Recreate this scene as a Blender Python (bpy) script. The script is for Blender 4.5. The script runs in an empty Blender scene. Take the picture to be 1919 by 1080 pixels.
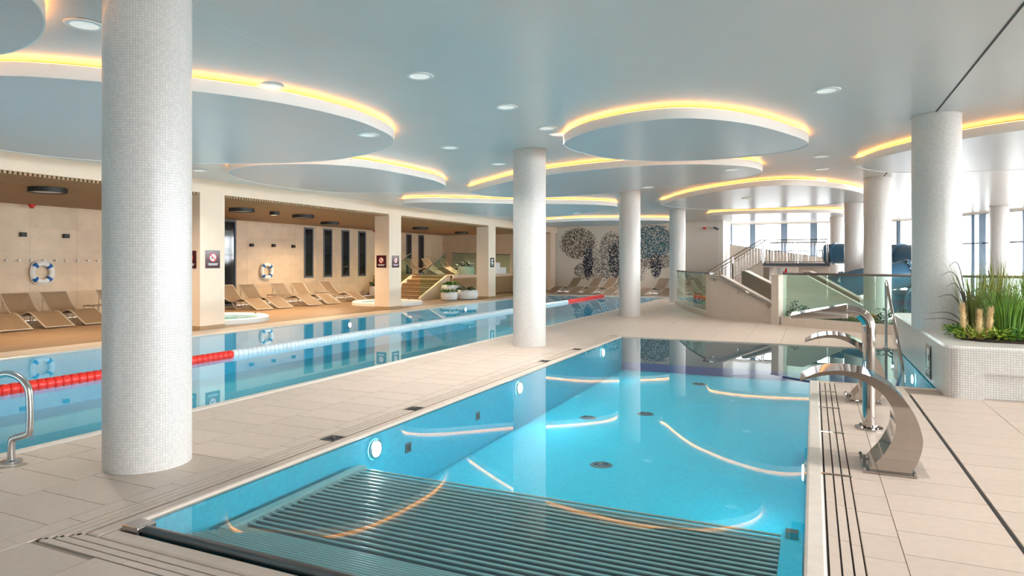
import bpy, math, random
from mathutils import Vector, Matrix
random.seed(7)
R = math.radians
sc = bpy.context.scene
col = sc.collection

# ---------------------------------------------------------------- camera, sky, exposure
YAW = math.atan(565.5 / 1240.0)
cam = bpy.data.cameras.new('camera')
cam.sensor_width = 36.0
cam.lens = 36.0 * 1240.0 / 1919.0
cam.shift_y = -47.0 / 1919.0
cam.clip_end = 300
camo = bpy.data.objects.new('camera', cam)
col.objects.link(camo)
camo.location = (0, 0, 1.6)
camo.rotation_euler = (R(90), 0, YAW)
sc.camera = camo

world = bpy.data.worlds.new('overcast_sky')
sc.world = world
world.use_nodes = True
bg = world.node_tree.nodes['Background']
bg.inputs['Color'].default_value = (0.97, 0.985, 1.0, 1)
bg.inputs['Strength'].default_value = 14.0

vs = sc.view_settings
vs.view_transform = 'Standard'
vs.look = 'None'
vs.gamma = 1.0
vs.use_curve_mapping = False
vs.exposure = 0.60
sc.cycles.use_denoising = True
sc.cycles.use_adaptive_sampling = True
sc.cycles.adaptive_threshold = 0.04
sc.cycles.max_bounces = 9
sc.cycles.diffuse_bounces = 4
sc.cycles.glossy_bounces = 4
sc.cycles.transparent_max_bounces = 16
sc.cycles.sample_clamp_indirect = 6.0
sc.cycles.caustics_reflective = False
sc.cycles.caustics_refractive = False


def portal(name, loc, rot, sx, sy):
    l = bpy.data.lights.new(name, 'AREA')
    l.shape = 'RECTANGLE'
    l.size, l.size_y = sx, sy
    l.cycles.is_portal = True
    o = bpy.data.objects.new(name, l)
    o.location, o.rotation_euler = loc, rot
    col.objects.link(o)


# daylight enters through the glazed walls; portals only help sampling of the sky there
portal('daylight_portal', (10.98, 12.5, 1.9), (0, R(90), 0), 3.6, 32)
portal('daylight_portal', (-0.3, 38.45, 2.0), (R(-90), 0, 0), 8.3, 3.4)

# ---------------------------------------------------------------- materials
M = {}


def new_mat(name):
    m = bpy.data.materials.new(name)
    m.use_nodes = True
    M[name] = m
    return m, m.node_tree, m.node_tree.nodes['Principled BSDF']


def N(t, kind, **kw):
    n = t.nodes.new(kind)
    for k, v in kw.items():
        if k in n.inputs:
            n.inputs[k].default_value = v
        else:
            setattr(n, k, v)
    return n


def simple(name, rgb, rough=0.5, metal=0.0, noise=0.0, nscale=8.0, bump=0.0, rand=0.0, spec=0.5, stretch=None):
    m, t, b = new_mat(name)
    b.inputs['Roughness'].default_value = rough
    b.inputs['Metallic'].default_value = metal
    b.inputs['Specular IOR Level'].default_value = spec
    tc = N(t, 'ShaderNodeTexCoord')
    nz = N(t, 'ShaderNodeTexNoise')
    nz.inputs['Scale'].default_value = nscale
    nz.inputs['Detail'].default_value = 5
    src = tc.outputs['Object']
    if stretch:
        mp = N(t, 'ShaderNodeMapping')
        mp.inputs['Scale'].default_value = stretch
        t.links.new(src, mp.inputs['Vector'])
        src = mp.outputs['Vector']
    t.links.new(src, nz.inputs['Vector'])
    hs = N(t, 'ShaderNodeHueSaturation')
    hs.inputs['Color'].default_value = (*rgb, 1)
    mr = N(t, 'ShaderNodeMapRange')
    mr.inputs['From Min'].default_value, mr.inputs['From Max'].default_value = 0.3, 0.7
    mr.inputs['To Min'].default_value, mr.inputs['To Max'].default_value = 1 - noise, 1 + noise
    t.links.new(nz.outputs['Fac'], mr.inputs['Value'])
    val = mr.outputs['Result']
    if rand:
        oi = N(t, 'ShaderNodeObjectInfo')
        mr2 = N(t, 'ShaderNodeMapRange')
        mr2.inputs['To Min'].default_value, mr2.inputs['To Max'].default_value = 1 - rand, 1 + rand
        t.links.new(oi.outputs['Random'], mr2.inputs['Value'])
        mu = N(t, 'ShaderNodeMath', operation='MULTIPLY')
        t.links.new(val, mu.inputs[0])
        t.links.new(mr2.outputs['Result'], mu.inputs[1])
        val = mu.outputs[0]
    t.links.new(val, hs.inputs['Value'])
    t.links.new(hs.outputs['Color'], b.inputs['Base Color'])
    if bump:
        bp = N(t, 'ShaderNodeBump')
        bp.inputs['Strength'].default_value = bump
        bp.inputs['Distance'].default_value = 0.01
        t.links.new(nz.outputs['Fac'], bp.inputs['Height'])
        t.links.new(bp.outputs['Normal'], b.inputs['Normal'])
    return m


def mosaic(name, c1, c2, grout, size=0.03, rough=0.3, gap=0.09, bump=0.35):
    m, t, b = new_mat(name)
    b.inputs['Roughness'].default_value = rough
    uv = N(t, 'ShaderNodeUVMap')
    br = N(t, 'ShaderNodeTexBrick')
    br.offset = 0.0
    br.squash = 1.0
    br.inputs['Scale'].default_value = 1.0
    br.inputs['Brick Width'].default_value = size
    br.inputs['Row Height'].default_value = size
    br.inputs['Mortar Size'].default_value = size * gap
    br.inputs['Mortar Smooth'].default_value = 0.3
    br.inputs['Bias'].default_value = 0.0
    br.inputs['Color1'].default_value = (*c1, 1)
    br.inputs['Color2'].default_value = (*c2, 1)
    br.inputs['Mortar'].default_value = (*grout, 1)
    t.links.new(uv.outputs['UV'], br.inputs['Vector'])
    t.links.new(br.outputs['Color'], b.inputs['Base Color'])
    inv = N(t, 'ShaderNodeMath', operation='SUBTRACT')
    inv.inputs[0].default_value = 1.0
    t.links.new(br.outputs['Fac'], inv.inputs[1])
    bp = N(t, 'ShaderNodeBump')
    bp.inputs['Strength'].default_value = bump
    bp.inputs['Distance'].default_value = 0.002
    t.links.new(inv.outputs[0], bp.inputs['Height'])
    t.links.new(bp.outputs['Normal'], b.inputs['Normal'])
    return m


def emit(name, rgb, s):
    m, t, b = new_mat(name)
    b.inputs['Base Color'].default_value = (*rgb, 1)
    b.inputs['Emission Color'].default_value = (*rgb, 1)
    b.inputs['Emission Strength'].default_value = s
    return m


def sheet(name, tint, ior, rough=0.0, wave=0.0, wscale=3.0):
    """clear sheet: Fresnel mix of tinted transmission and mirror reflection"""
    m = bpy.data.materials.new(name)
    m.use_nodes = True
    M[name] = m
    t = m.node_tree
    t.nodes.clear()
    out = N(t, 'ShaderNodeOutputMaterial')
    tr = N(t, 'ShaderNodeBsdfTransparent')
    tr.inputs['Color'].default_value = (*tint, 1)
    gl = N(t, 'ShaderNodeBsdfGlossy')
    gl.inputs['Roughness'].default_value = rough
    gl.inputs['Color'].default_value = (1, 1, 1, 1)
    fr = N(t, 'ShaderNodeFresnel')
    # the sheet does not bend light, so it must reflect alike from both sides
    ge = N(t, 'ShaderNodeNewGeometry')
    mi = N(t, 'ShaderNodeMapRange')
    mi.inputs['To Min'].default_value, mi.inputs['To Max'].default_value = ior, 1.0 / ior
    t.links.new(ge.outputs['Backfacing'], mi.inputs['Value'])
    t.links.new(mi.outputs['Result'], fr.inputs['IOR'])
    mx = N(t, 'ShaderNodeMixShader')
    t.links.new(fr.outputs[0], mx.inputs[0])
    t.links.new(tr.outputs[0], mx.inputs[1])
    t.links.new(gl.outputs[0], mx.inputs[2])
    t.links.new(mx.outputs[0], out.inputs['Surface'])
    if wave:
        tc = N(t, 'ShaderNodeTexCoord')
        nz = N(t, 'ShaderNodeTexNoise')
        nz.inputs['Scale'].default_value = wscale
        nz.inputs['Detail'].default_value = 2
        bp = N(t, 'ShaderNodeBump')
        bp.inputs['Strength'].default_value = wave
        bp.inputs['Distance'].default_value = 0.01
        t.links.new(tc.outputs['Object'], nz.inputs['Vector'])
        t.links.new(nz.outputs['Fac'], bp.inputs['Height'])
        t.links.new(bp.outputs['Normal'], gl.inputs['Normal'])
        t.links.new(bp.outputs['Normal'], fr.inputs['Normal'])
    return m


simple('ceiling', (0.68, 0.65, 0.63), rough=0.30, noise=0.015, nscale=1.5, spec=0.6)
simple('ceiling_disc', (0.61, 0.61, 0.62), rough=0.28, noise=0.015, nscale=1.5, spec=0.6)
simple('rim_white', (0.86, 0.83, 0.79), rough=0.45, noise=0.01)
simple('joint_dark', (0.05, 0.05, 0.05), rough=0.7)
simple('joint_light', (0.62, 0.62, 0.60), rough=0.6)
simple('plaster_cream', (0.82, 0.64, 0.485), rough=0.55, noise=0.02, nscale=3)
simple('plaster_white', (0.82, 0.77, 0.71), rough=0.6, noise=0.015, nscale=2)
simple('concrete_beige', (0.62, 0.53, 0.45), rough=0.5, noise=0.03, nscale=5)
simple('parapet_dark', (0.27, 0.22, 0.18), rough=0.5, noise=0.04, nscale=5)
simple('deck_tile', (0.585, 0.475, 0.395), rough=0.42, noise=0.04, nscale=14, rand=0.03, bump=0.05)
simple('deck_grout', (0.30, 0.24, 0.19), rough=0.8)
simple('gutter_dark', (0.02, 0.018, 0.018), rough=0.8)
simple('coping', (0.66, 0.59, 0.52), rough=0.35, noise=0.06, nscale=9)
simple('limestone', (0.70, 0.54, 0.38), rough=0.45, noise=0.07, nscale=2.5, rand=0.05, bump=0.05)
simple('limestone_joint', (0.50, 0.38, 0.26), rough=0.8)
simple('wood_floor', (0.25, 0.15, 0.08), rough=0.4, noise=0.14, nscale=5, stretch=(3, 0.3, 3))
simple('wood_slat', (0.38, 0.24, 0.125), rough=0.5, noise=0.1, nscale=6, stretch=(0.4, 5, 5))
simple('wood_dark', (0.24, 0.13, 0.06), rough=0.6)
simple('wood_panel', (0.42, 0.27, 0.14), rough=0.45, noise=0.1, nscale=5, stretch=(5, 0.4, 5))
mosaic('mosaic_white', (0.73, 0.695, 0.66), (0.64, 0.61, 0.58), (0.50, 0.47, 0.445), size=0.0205, gap=0.07)
mosaic('mosaic_planter', (0.70, 0.675, 0.64), (0.62, 0.60, 0.565), (0.40, 0.365, 0.33), size=0.027, gap=0.09)
mosaic('pool_blue', (0.006, 0.47, 0.66), (0.012, 0.56, 0.74), (0.03, 0.52, 0.68), size=0.03, gap=0.05, rough=0.7)
mosaic('pool_navy', (0.012, 0.07, 0.30), (0.02, 0.10, 0.36), (0.02, 0.10, 0.30), size=0.03, gap=0.05, rough=0.7)
mosaic('pool_grey', (0.16, 0.17, 0.18), (0.20, 0.21, 0.22), (0.2, 0.2, 0.2), size=0.03, gap=0.05, rough=0.7)
mosaic('lap_blue', (0.07, 0.58, 0.80), (0.09, 0.64, 0.85), (0.12, 0.60, 0.78), size=0.03, gap=0.05, rough=0.7)
simple('steel', (0.46, 0.42, 0.39), rough=0.04, metal=1.0, noise=0.03, nscale=20)
simple('steel_brushed', (0.55, 0.53, 0.52), rough=0.25, metal=1.0, noise=0.03, nscale=20)
simple('steel_dark', (0.16, 0.15, 0.15), rough=0.3, metal=1.0)
simple('tube_teal', (0.36, 0.50, 0.48), rough=0.3, noise=0.03)
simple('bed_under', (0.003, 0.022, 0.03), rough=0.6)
simple('black', (0.018, 0.017, 0.017), rough=0.5)
simple('frame_grey', (0.10, 0.12, 0.15), rough=0.45)
simple('frame_blue', (0.17, 0.24, 0.33), rough=0.45)
simple('dark_glass', (0.012, 0.014, 0.016), rough=0.05, spec=0.7)
simple('red', (0.62, 0.012, 0.008), rough=0.4)
simple('float_red', (0.78, 0.02, 0.008), rough=0.35)
simple('float_white', (0.62, 0.63, 0.64), rough=0.35)
simple('white', (0.85, 0.84, 0.82), rough=0.4)
simple('white_matte', (0.88, 0.87, 0.85), rough=0.6, noise=0.02)
simple('buoy_blue', (0.012, 0.13, 0.42), rough=0.5)
simple('rattan', (0.27, 0.185, 0.12), rough=0.6, noise=0.12, nscale=60)
simple('lounger_frame', (0.50, 0.43, 0.36), rough=0.45)
simple('sign_maroon', (0.055, 0.004, 0.008), rough=0.12)
simple('sign_red', (0.62, 0.03, 0.03), rough=0.2)
simple('sign_black', (0.012, 0.012, 0.014), rough=0.15)
simple('sign_white', (0.80, 0.78, 0.76), rough=0.3)
simple('soil', (0.035, 0.022, 0.012), rough=0.9, noise=0.3, nscale=20, bump=0.5)
simple('grass_green', (0.13, 0.27, 0.03), rough=0.5, noise=0.3, nscale=5, rand=0.15)
simple('grass_olive', (0.27, 0.28, 0.055), rough=0.5, noise=0.3, nscale=5, rand=0.15)
simple('grass_deep', (0.10, 0.11, 0.03), rough=0.5, noise=0.3, nscale=5)
simple('grass_dark', (0.055, 0.04, 0.03), rough=0.5, noise=0.2)
simple('plume', (0.72, 0.52, 0.26), rough=0.8, noise=0.15, nscale=40)
simple('stalk', (0.55, 0.40, 0.13), rough=0.7)
simple('leaf_green', (0.07, 0.20, 0.02), rough=0.45, noise=0.3, nscale=14, rand=0.25)
simple('leaf_lime', (0.27, 0.37, 0.035), rough=0.45, noise=0.3, nscale=14, rand=0.2)
simple('leaf_dark', (0.02, 0.065, 0.02), rough=0.45, noise=0.3, nscale=14, rand=0.2)
simple('flower_orange', (0.78, 0.20, 0.03), rough=0.5)
simple('flower_cream', (0.85, 0.78, 0.55), rough=0.5)
simple('pebble', (0.75, 0.75, 0.72), rough=0.6, rand=0.15)
simple('slide_blue', (0.06, 0.17, 0.28), rough=0.32, noise=0.04, nscale=2)
simple('slide_flange', (0.09, 0.22, 0.34), rough=0.25)
simple('outside_ground', (0.22, 0.22, 0.21), rough=0.8, noise=0.05)
emit('led_warm', (1.0, 0.44, 0.085), 11.0)
simple('lens_off', (0.5, 0.48, 0.44), rough=0.2)
emit('downlight_glow', (1.0, 0.95, 0.88), 0.25)
emit('pool_lamp', (0.92, 0.97, 1.0), 110.0)
emit('pool_fill_strong', (0.92, 0.97, 1.0), 700.0)
emit('pool_lamp_dim', (0.92, 0.97, 1.0), 9.0)
sheet('spa_water', (0.80, 0.96, 0.985), 1.333, 0.0, wave=0.003, wscale=2.2)
sheet('lap_water', (0.80, 0.95, 0.98), 1.333, 0.0, wave=0.003, wscale=1.6)
sheet('clear_glass', (0.78, 0.90, 0.84), 1.45)
sheet('window_glass', (0.95, 0.97, 0.98), 1.45)

# mosaic picture on the far wall: speckled chips inside rounded blobs
def mural():
    m, t, b = new_mat('mural')
    b.inputs['Roughness'].default_value = 0.4
    tc = N(t, 'ShaderNodeTexCoord')
    sp = N(t, 'ShaderNodeSeparateXYZ')
    t.links.new(tc.outputs['Object'], sp.inputs[0])
    cb = N(t, 'ShaderNodeCombineXYZ')
    t.links.new(sp.outputs['X'], cb.inputs['X'])
    t.links.new(sp.outputs['Z'], cb.inputs['Y'])
    vo = N(t, 'ShaderNodeTexVoronoi')
    vo.voronoi_dimensions = '2D'
    vo.inputs['Scale'].default_value = 30.0
    t.links.new(cb.outputs[0], vo.inputs['Vector'])
    sep = N(t, 'ShaderNodeSeparateColor')
    t.links.new(vo.outputs['Color'], sep.inputs[0])
    wob = N(t, 'ShaderNodeMath', operation='MULTIPLY')
    t.links.new(sep.outputs['Green'], wob.inputs[0])
    wob.inputs[1].default_value = 0.45
    blobs = [  # cx, cz, rx, rz, colour, density
        (-11.97, 2.70, 0.98, 0.82, (0.10, 0.075, 0.055), 0.55),
        (-11.75, 1.15, 0.42, 0.42, (0.11, 0.10, 0.09), 0.42),
        (-10.62, 1.38, 0.85, 0.72, (0.13, 0.12, 0.11), 0.42),
        (-10.05, 2.45, 0.62, 0.80, (0.12, 0.11, 0.11), 0.45),
        (-9.75, 0.75, 0.55, 0.45, (0.14, 0.12, 0.10), 0.38),
        (-8.75, 1.2, 0.55, 0.65, (0.14, 0.12, 0.10), 0.35),
        (-7.70, 1.70, 1.15, 0.40, (0.13, 0.10, 0.08), 0.45),
        (-7.85, 2.75, 1.25, 0.85, (0.035, 0.12, 0.16), 0.62),
        (-10.9, 1.55, 0.75, 0.8, (0.13, 0.12, 0.11), 0.36),
        (-9.1, 2.2, 0.7, 0.9, (0.10, 0.10, 0.10), 0.42),
        (-11.38, 1.62, 0.28, 0.88, (0.012, 0.014, 0.035), 0.72),
        (-9.85, 1.75, 0.32, 0.92, (0.015, 0.016, 0.035), 0.66),
        (-7.62, 1.45, 0.28, 0.62, (0.015, 0.015, 0.03), 0.66),
    ]
    prev = None
    base = (0.74, 0.68, 0.60, 1)
    for cx, cz, rx, rz, c, dens in blobs:
        ax = N(t, 'ShaderNodeMath', operation='MULTIPLY_ADD')
        rx, rz = rx * 1.1, rz * 1.08
        ax.inputs[1].default_value, ax.inputs[2].default_value = 1 / rx, -cx / rx
        t.links.new(sp.outputs['X'], ax.inputs[0])
        az = N(t, 'ShaderNodeMath', operation='MULTIPLY_ADD')
        az.inputs[1].default_value, az.inputs[2].default_value = 1 / rz, -cz / rz
        t.links.new(sp.outputs['Z'], az.inputs[0])
        px = N(t, 'ShaderNodeMath', operation='POWER'); px.inputs[1].default_value = 2
        pz = N(t, 'ShaderNodeMath', operation='POWER'); pz.inputs[1].default_value = 2
        ab = N(t, 'ShaderNodeMath', operation='ABSOLUTE'); ab2 = N(t, 'ShaderNodeMath', operation='ABSOLUTE')
        t.links.new(ax.outputs[0], ab.inputs[0]); t.links.new(az.outputs[0], ab2.inputs[0])
        t.links.new(ab.outputs[0], px.inputs[0]); t.links.new(ab2.outputs[0], pz.inputs[0])
        s = N(t, 'ShaderNodeMath', operation='ADD')
        t.links.new(px.outputs[0], s.inputs[0]); t.links.new(pz.outputs[0], s.inputs[1])
        s2 = N(t, 'ShaderNodeMath', operation='ADD')
        t.links.new(s.outputs[0], s2.inputs[0]); t.links.new(wob.outputs[0], s2.inputs[1])
        ins = N(t, 'ShaderNodeMath', operation='LESS_THAN'); ins.inputs[1].default_value = 1.15
        t.links.new(s2.outputs[0], ins.inputs[0])
        dn = N(t, 'ShaderNodeMath', operation='LESS_THAN'); dn.inputs[1].default_value = min(0.9, dens + 0.12)
        t.links.new(sep.outputs['Red'], dn.inputs[0])
        an = N(t, 'ShaderNodeMath', operation='MULTIPLY')
        t.links.new(ins.outputs[0], an.inputs[0]); t.links.new(dn.outputs[0], an.inputs[1])
        mx = N(t, 'ShaderNodeMix', data_type='RGBA')
        t.links.new(an.outputs[0], mx.inputs['Factor'])
        if prev is None:
            mx.inputs['A'].default_value = base
        else:
            t.links.new(prev, mx.inputs['A'])
        mx.inputs['B'].default_value = (*c, 1)
        prev = mx.outputs['Result']
    t.links.new(prev, b.inputs['Base Color'])
mural()


# ---------------------------------------------------------------- mesh helpers
class MB:
    def __init__(s):
        s.v, s.f = [], []

    def add(s, vs_, fs_):
        n = len(s.v)
        s.v += [tuple(p) for p in vs_]
        s.f += [tuple(n + i for i in f) for f in fs_]
        return s

    def box(s, x0, x1, y0, y1, z0, z1):
        x0, x1 = min(x0, x1), max(x0, x1)
        y0, y1 = min(y0, y1), max(y0, y1)
        z0, z1 = min(z0, z1), max(z0, z1)
        return s.add([(x0, y0, z0), (x1, y0, z0), (x1, y1, z0), (x0, y1, z0), (x0, y0, z1), (x1, y0, z1), (x1, y1, z1), (x0, y1, z1)],
                     [(3, 2, 1, 0), (4, 5, 6, 7), (0, 1, 5, 4), (1, 2, 6, 5), (2, 3, 7, 6), (3, 0, 4, 7)])

    def beam(s, p, q, w, h):
        """bar from p to q, w wide (horizontal), h high"""
        p, q = Vector(p), Vector(q)
        d = (q - p).normalized()
        side = d.cross(Vector((0, 0, 1)))
        if side.length < 1e-4:
            side = Vector((1, 0, 0))
        side.normalize()
        up = side.cross(d).normalized()
        vs_ = []
        for c in (p, q):
            for a, b in ((-1, -1), (1, -1), (1, 1), (-1, 1)):
                vs_.append(c + side * a * w / 2 + up * b * h / 2)
        return s.add(vs_, [(3, 2, 1, 0), (4, 5, 6, 7), (0, 1, 5, 4), (1, 2, 6, 5), (2, 3, 7, 6), (3, 0, 4, 7)])

    def prism(s, poly, z0, z1):
        """poly: counter-clockwise xy"""
        n = len(poly)
        vs_ = [(x, y, z0) for x, y in poly] + [(x, y, z1) for x, y in poly]
        fs_ = [tuple(reversed(range(n))), tuple(range(n, 2 * n))]
        fs_ += [(i, (i + 1) % n, n + (i + 1) % n, n + i) for i in range(n)]
        return s.add(vs_, fs_)

    def extr(s, prof, o, ux, uz, w):
        """prof: list of (a, b) in the plane o + a*ux + b*uz, extruded by vector w"""
        o, ux, uz, w = Vector(o), Vector(ux), Vector(uz), Vector(w)
        n = len(prof)
        a = [o + ux * p + uz * q for p, q in prof]
        vs_ = a + [p + w for p in a]
        fs_ = [tuple(range(n)), tuple(reversed(range(n, 2 * n)))]
        fs_ += [(i, n + i, n + (i + 1) % n, (i + 1) % n) for i in range(n)]
        return s.add(vs_, fs_)

    def tube(s, pts, r, n=10, closed=False, radii=None):
        pts = [Vector(p) for p in pts]
        k = len(pts)
        vs_, fs_ = [], []
        prev = None
        for i, p in enumerate(pts):
            if closed:
                d = pts[(i + 1) % k] - pts[i - 1]
            else:
                d = pts[min(i + 1, k - 1)] - pts[max(i - 1, 0)]
            d.normalize()
            if prev is None:
                ref = Vector((0, 0, 1)) if abs(d.z) < 0.9 else Vector((1, 0, 0))
                a = d.cross(ref).normalized()
            else:
                a = (prev - d * prev.dot(d)).normalized()
            prev = a
            b = d.cross(a)
            rr = radii[i] if radii else r
            for j in range(n):
                t = 2 * math.pi * j / n
                vs_.append(p + (a * math.cos(t) + b * math.sin(t)) * rr)
        last = k if closed else k - 1
        for i in range(last):
            for j in range(n):
                i2 = (i + 1) % k
                fs_.append((i * n + j, i * n + (j + 1) % n, i2 * n + (j + 1) % n, i2 * n + j))
        if not closed:
            fs_.append(tuple(reversed(range(n))))
            fs_.append(tuple((k - 1) * n + j for j in range(n)))
        return s.add(vs_, fs_)

    def lathe(s, prof, c=(0, 0, 0), n=24, ring=False):
        cx, cy, cz = c
        vs_, fs_ = [], []
        for r_, z in prof:
            for j in range(n):
                t = 2 * math.pi * j / n
                vs_.append((cx + r_ * math.cos(t), cy + r_ * math.sin(t), cz + z))
        for i in range(len(prof) - 1):
            for j in range(n):
                fs_.append((i * n + j, i * n + (j + 1) % n, (i + 1) * n + (j + 1) % n, (i + 1) * n + j))
        if ring:
            k = len(prof) - 1
            for j in range(n):
                fs_.append((k * n + j, k * n + (j + 1) % n, (j + 1) % n, j))
        if prof[0][0] > 1e-6 and not ring:
            fs_.append(tuple(reversed(range(n))))
        if prof[-1][0] > 1e-6 and not ring:
            fs_.append(tuple((len(prof) - 1) * n + j for j in range(n)))
        return s.add(vs_, fs_)

    def build(s, name, mat, parent=None, smooth=False, bevel=0.0, local=False, angle=40):
        me = bpy.data.meshes.new(name)
        off = Vector((0, 0, 0))
        if parent is not None and not local:
            off = parent.matrix_basis.translation.copy()
            if parent.parent is not None:
                off = off + parent.parent.matrix_basis.translation
        me.from_pydata([Vector(v) - off for v in s.v], [], s.f)
        me.update()
        uvl = me.uv_layers.new(name='UVMap')
        for p in me.polygons:
            nn = p.normal
            ax = max(range(3), key=lambda i: abs(nn[i]))
            for li in p.loop_indices:
                c = me.vertices[me.loops[li].vertex_index].co + off
                uvl.data[li].uv = ((c.y, c.z), (c.x, c.z), (c.x, c.y))[ax]
        me.materials.append(M[mat])
        o = bpy.data.objects.new(name, me)
        col.objects.link(o)
        if parent is not None:
            o.parent = parent
        if smooth:
            me.polygons.foreach_set('use_smooth', [True] * len(me.polygons))
            try:
                me.set_sharp_from_angle(angle=R(angle))
            except Exception:
                pass
        if bevel:
            bv = o.modifiers.new('edge', 'BEVEL')
            bv.width = bevel
            bv.segments = 2
            bv.limit_method = 'ANGLE'
        return o


def tag(o, label=None, cat=None, group=None, kind=None):
    if label: o['label'] = label
    if cat: o['category'] = cat
    if group: o['group'] = group
    if kind: o['kind'] = kind
    return o


def thing(name, label, cat, loc=(0, 0, 0), rz=0.0, group=None):
    o = bpy.data.objects.new(name, None)
    o.empty_display_size = 0.1
    o.matrix_basis = Matrix.Translation(loc) @ Matrix.Rotation(rz, 4, 'Z')
    col.objects.link(o)
    return tag(o, label, cat, group)


def struct(o, label=None):
    o['kind'] = 'structure'
    if label: o['label'] = label
    return o


def dup(o, parent=None, **kw):
    c = o.copy()
    col.objects.link(c)
    if parent is not None:
        c.parent = parent
    for ch in o.children:
        if ch.type != 'LIGHT': dup(ch, c)
    return c


def place(o, loc, rz=0.0, label=None, group=None):
    o.matrix_basis = Matrix.Translation(loc) @ Matrix.Rotation(rz, 4, 'Z')
    if label: o['label'] = label
    if group: o['group'] = group
    return o


def spline(pts, n=8, closed=True):
    out = []
    k = len(pts)
    rng = range(k) if closed else range(k - 1)
    for i in rng:
        g = lambda j: Vector(pts[j % k]) if closed else Vector(pts[max(0, min(k - 1, j))])
        p0, p1, p2, p3 = g(i - 1), g(i), g(i + 1), g(i + 2)
        for q in range(n):
            t = q / n
            out.append(0.5 * ((2 * p1) + (p2 - p0) * t + (2 * p0 - 5 * p1 + 4 * p2 - p3) * t * t + (3 * p1 - p0 - 3 * p2 + p3) * t ** 3))
    if not closed:
        out.append(Vector(pts[-1]))
    return out


def arc2(c, r, a0, a1, n):
    return [(c[0] + r * math.cos(R(a0 + (a1 - a0) * i / n)), c[1] + r * math.sin(R(a0 + (a1 - a0) * i / n))) for i in range(n + 1)]


# ---------------------------------------------------------------- setting: dimensions
WZ = -0.014                     # water level
LAPN, LAPF, LAPE = -6.2, -12.26, 30.8
SX0, SX1, SY0, SY1 = -3.8, -0.05, 2.63, 14.1
EX1, EY0 = 1.42, 9.88           # pool extension beside the planter
FAC = -13.2                     # colonnade front
BACK = -19.8                    # limestone wall
GUT = 0.30

# floor slab (under the tiles)
s = MB()
for x0, x1, y0, y1 in [
    (LAPN + 0.13, SX0 - GUT, -6, 35.1), (SX0 - GUT, SX1 + GUT, -6, SY0 - GUT), (SX1 + GUT, 11, -6, EY0 - 0.1),
    (EX1 + 0.1, 11, EY0 - 0.1, SY1 + 0.1), (SX0 - GUT, 11, SY1 + 0.1, 38.5), (LAPN + 0.13 - 7.2, LAPN + 0.13, LAPE + 0.13, 35.1),
    (FAC, LAPF - 0.13, -6, LAPE + 0.13)]:
    s.box(x0, x1, y0, y1, -0.3, -0.008)
floor = struct(s.build('floor', 'deck_grout'), 'beige tiled pool deck')

# tiles: the nearest ones as single pieces
tile_mesh = {}
def tile(w, l):
    k = (round(w, 3), round(l, 3))
    if k not in tile_mesh:
        o = MB().box(-w / 2 + 0.003, w / 2 - 0.003, -l / 2 + 0.003, l / 2 - 0.003, -0.012, 0).build('tile', 'deck_tile', floor)
        tile_mesh[k] = o.data
        return o
    o = bpy.data.objects.new('tile', tile_mesh[k])
    col.objects.link(o)
    o.parent = floor
    return o
far_tiles = MB()
TL = 0.36
def tile_field(xs, y0, y1, split, stagger=True, keep=None):
    for i in range(len(xs) - 1):
        x0, x1 = xs[i], xs[i + 1]
        y = y0 + (0.12 * i % TL if stagger else 0) - TL
        while y < y1:
            a, b = max(y, y0), min(y + TL, y1)
            y += TL
            if b - a < 0.04: continue
            cx, cy = (x0 + x1) / 2, (a + b) / 2
            if keep and not keep(cx, cy): continue
            if cy < split:
                o = tile(x1 - x0, b - a)
                o.location = (cx, cy, random.uniform(-0.0012, 0.0))
            else:
                far_tiles.box(x0 + 0.003, x1 - 0.003, a + 0.003, b - 0.003, -0.012, 0)
tile_field([LAPN + 0.13, -5.63, -4.94, -4.25, SX0 - GUT], 1.9, 35.1, 15.0)
tile_field([-4.25, -3.55, -2.85, -2.15], 0.5, SY0 - GUT, 99, keep=lambda x, y: y > 1.5 and x > -4.2)
tile_field([SX1 + GUT, 0.45, 1.05], 3.0, EY0 - 0.1, 99)
tile_field([1.075, 1.775, 2.475, 3.175], 3.4, 9.4, 8.8)
tile_field([SX0 - GUT + 0.7 * i for i in range(11)], SY1 + 0.1, 35.0, 0)
tile_field([LAPN + 0.13 - 7.2 + 0.72 * i for i in range(11)], LAPE + 0.13, 35.0, 0)
tile_field([FAC, LAPF - 0.13], 2.0, 30.8, 0)
ft = far_tiles.build('tiles_beyond', 'deck_tile', floor)
ft['kind'] = 'stuff'
MB().box(1.053, 1.072, -2, 9.3, -0.02, -0.004).build('drain_slot', 'gutter_dark', floor)

# gutters around the spa pool
g = MB()
g.box(SX0 - GUT, SX0 - 0.1, SY0 - GUT, SY1, -0.25, -0.05)
g.box(SX0 - GUT, SX1 + GUT, SY0 - GUT, SY0 - 0.1, -0.25, -0.05)
g.box(SX1 + 0.1, SX1 + GUT, SY0 - GUT, EY0 - 0.1, -0.25, -0.05)
g.build('gutter_channel', 'gutter_dark', floor)
bar_mesh = {}
def bar(horizontal, length, w, loc):
    k = (horizontal, round(length, 3), w)
    if k not in bar_mesh:
        l, w2 = length / 2 - 0.002, w / 2
        q = MB()
        q.box(-w2, w2, -l, l, -0.05, 0) if not horizontal else q.box(-l, l, -w2, w2, -0.05, 0)
        o = q.build('grating_bar', 'deck_tile', floor)
        bar_mesh[k] = o.data
    else:
        o = bpy.data.objects.new('grating_bar', bar_mesh[k]); col.objects.link(o); o.parent = floor
    o.location = loc
BARS = [(0.159, 0.222), (0.234, 0.262), (0.272, 0.296)]
BARS = [(0.128, 0.179), (0.189, 0.236), (0.246, 0.292)]
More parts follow.
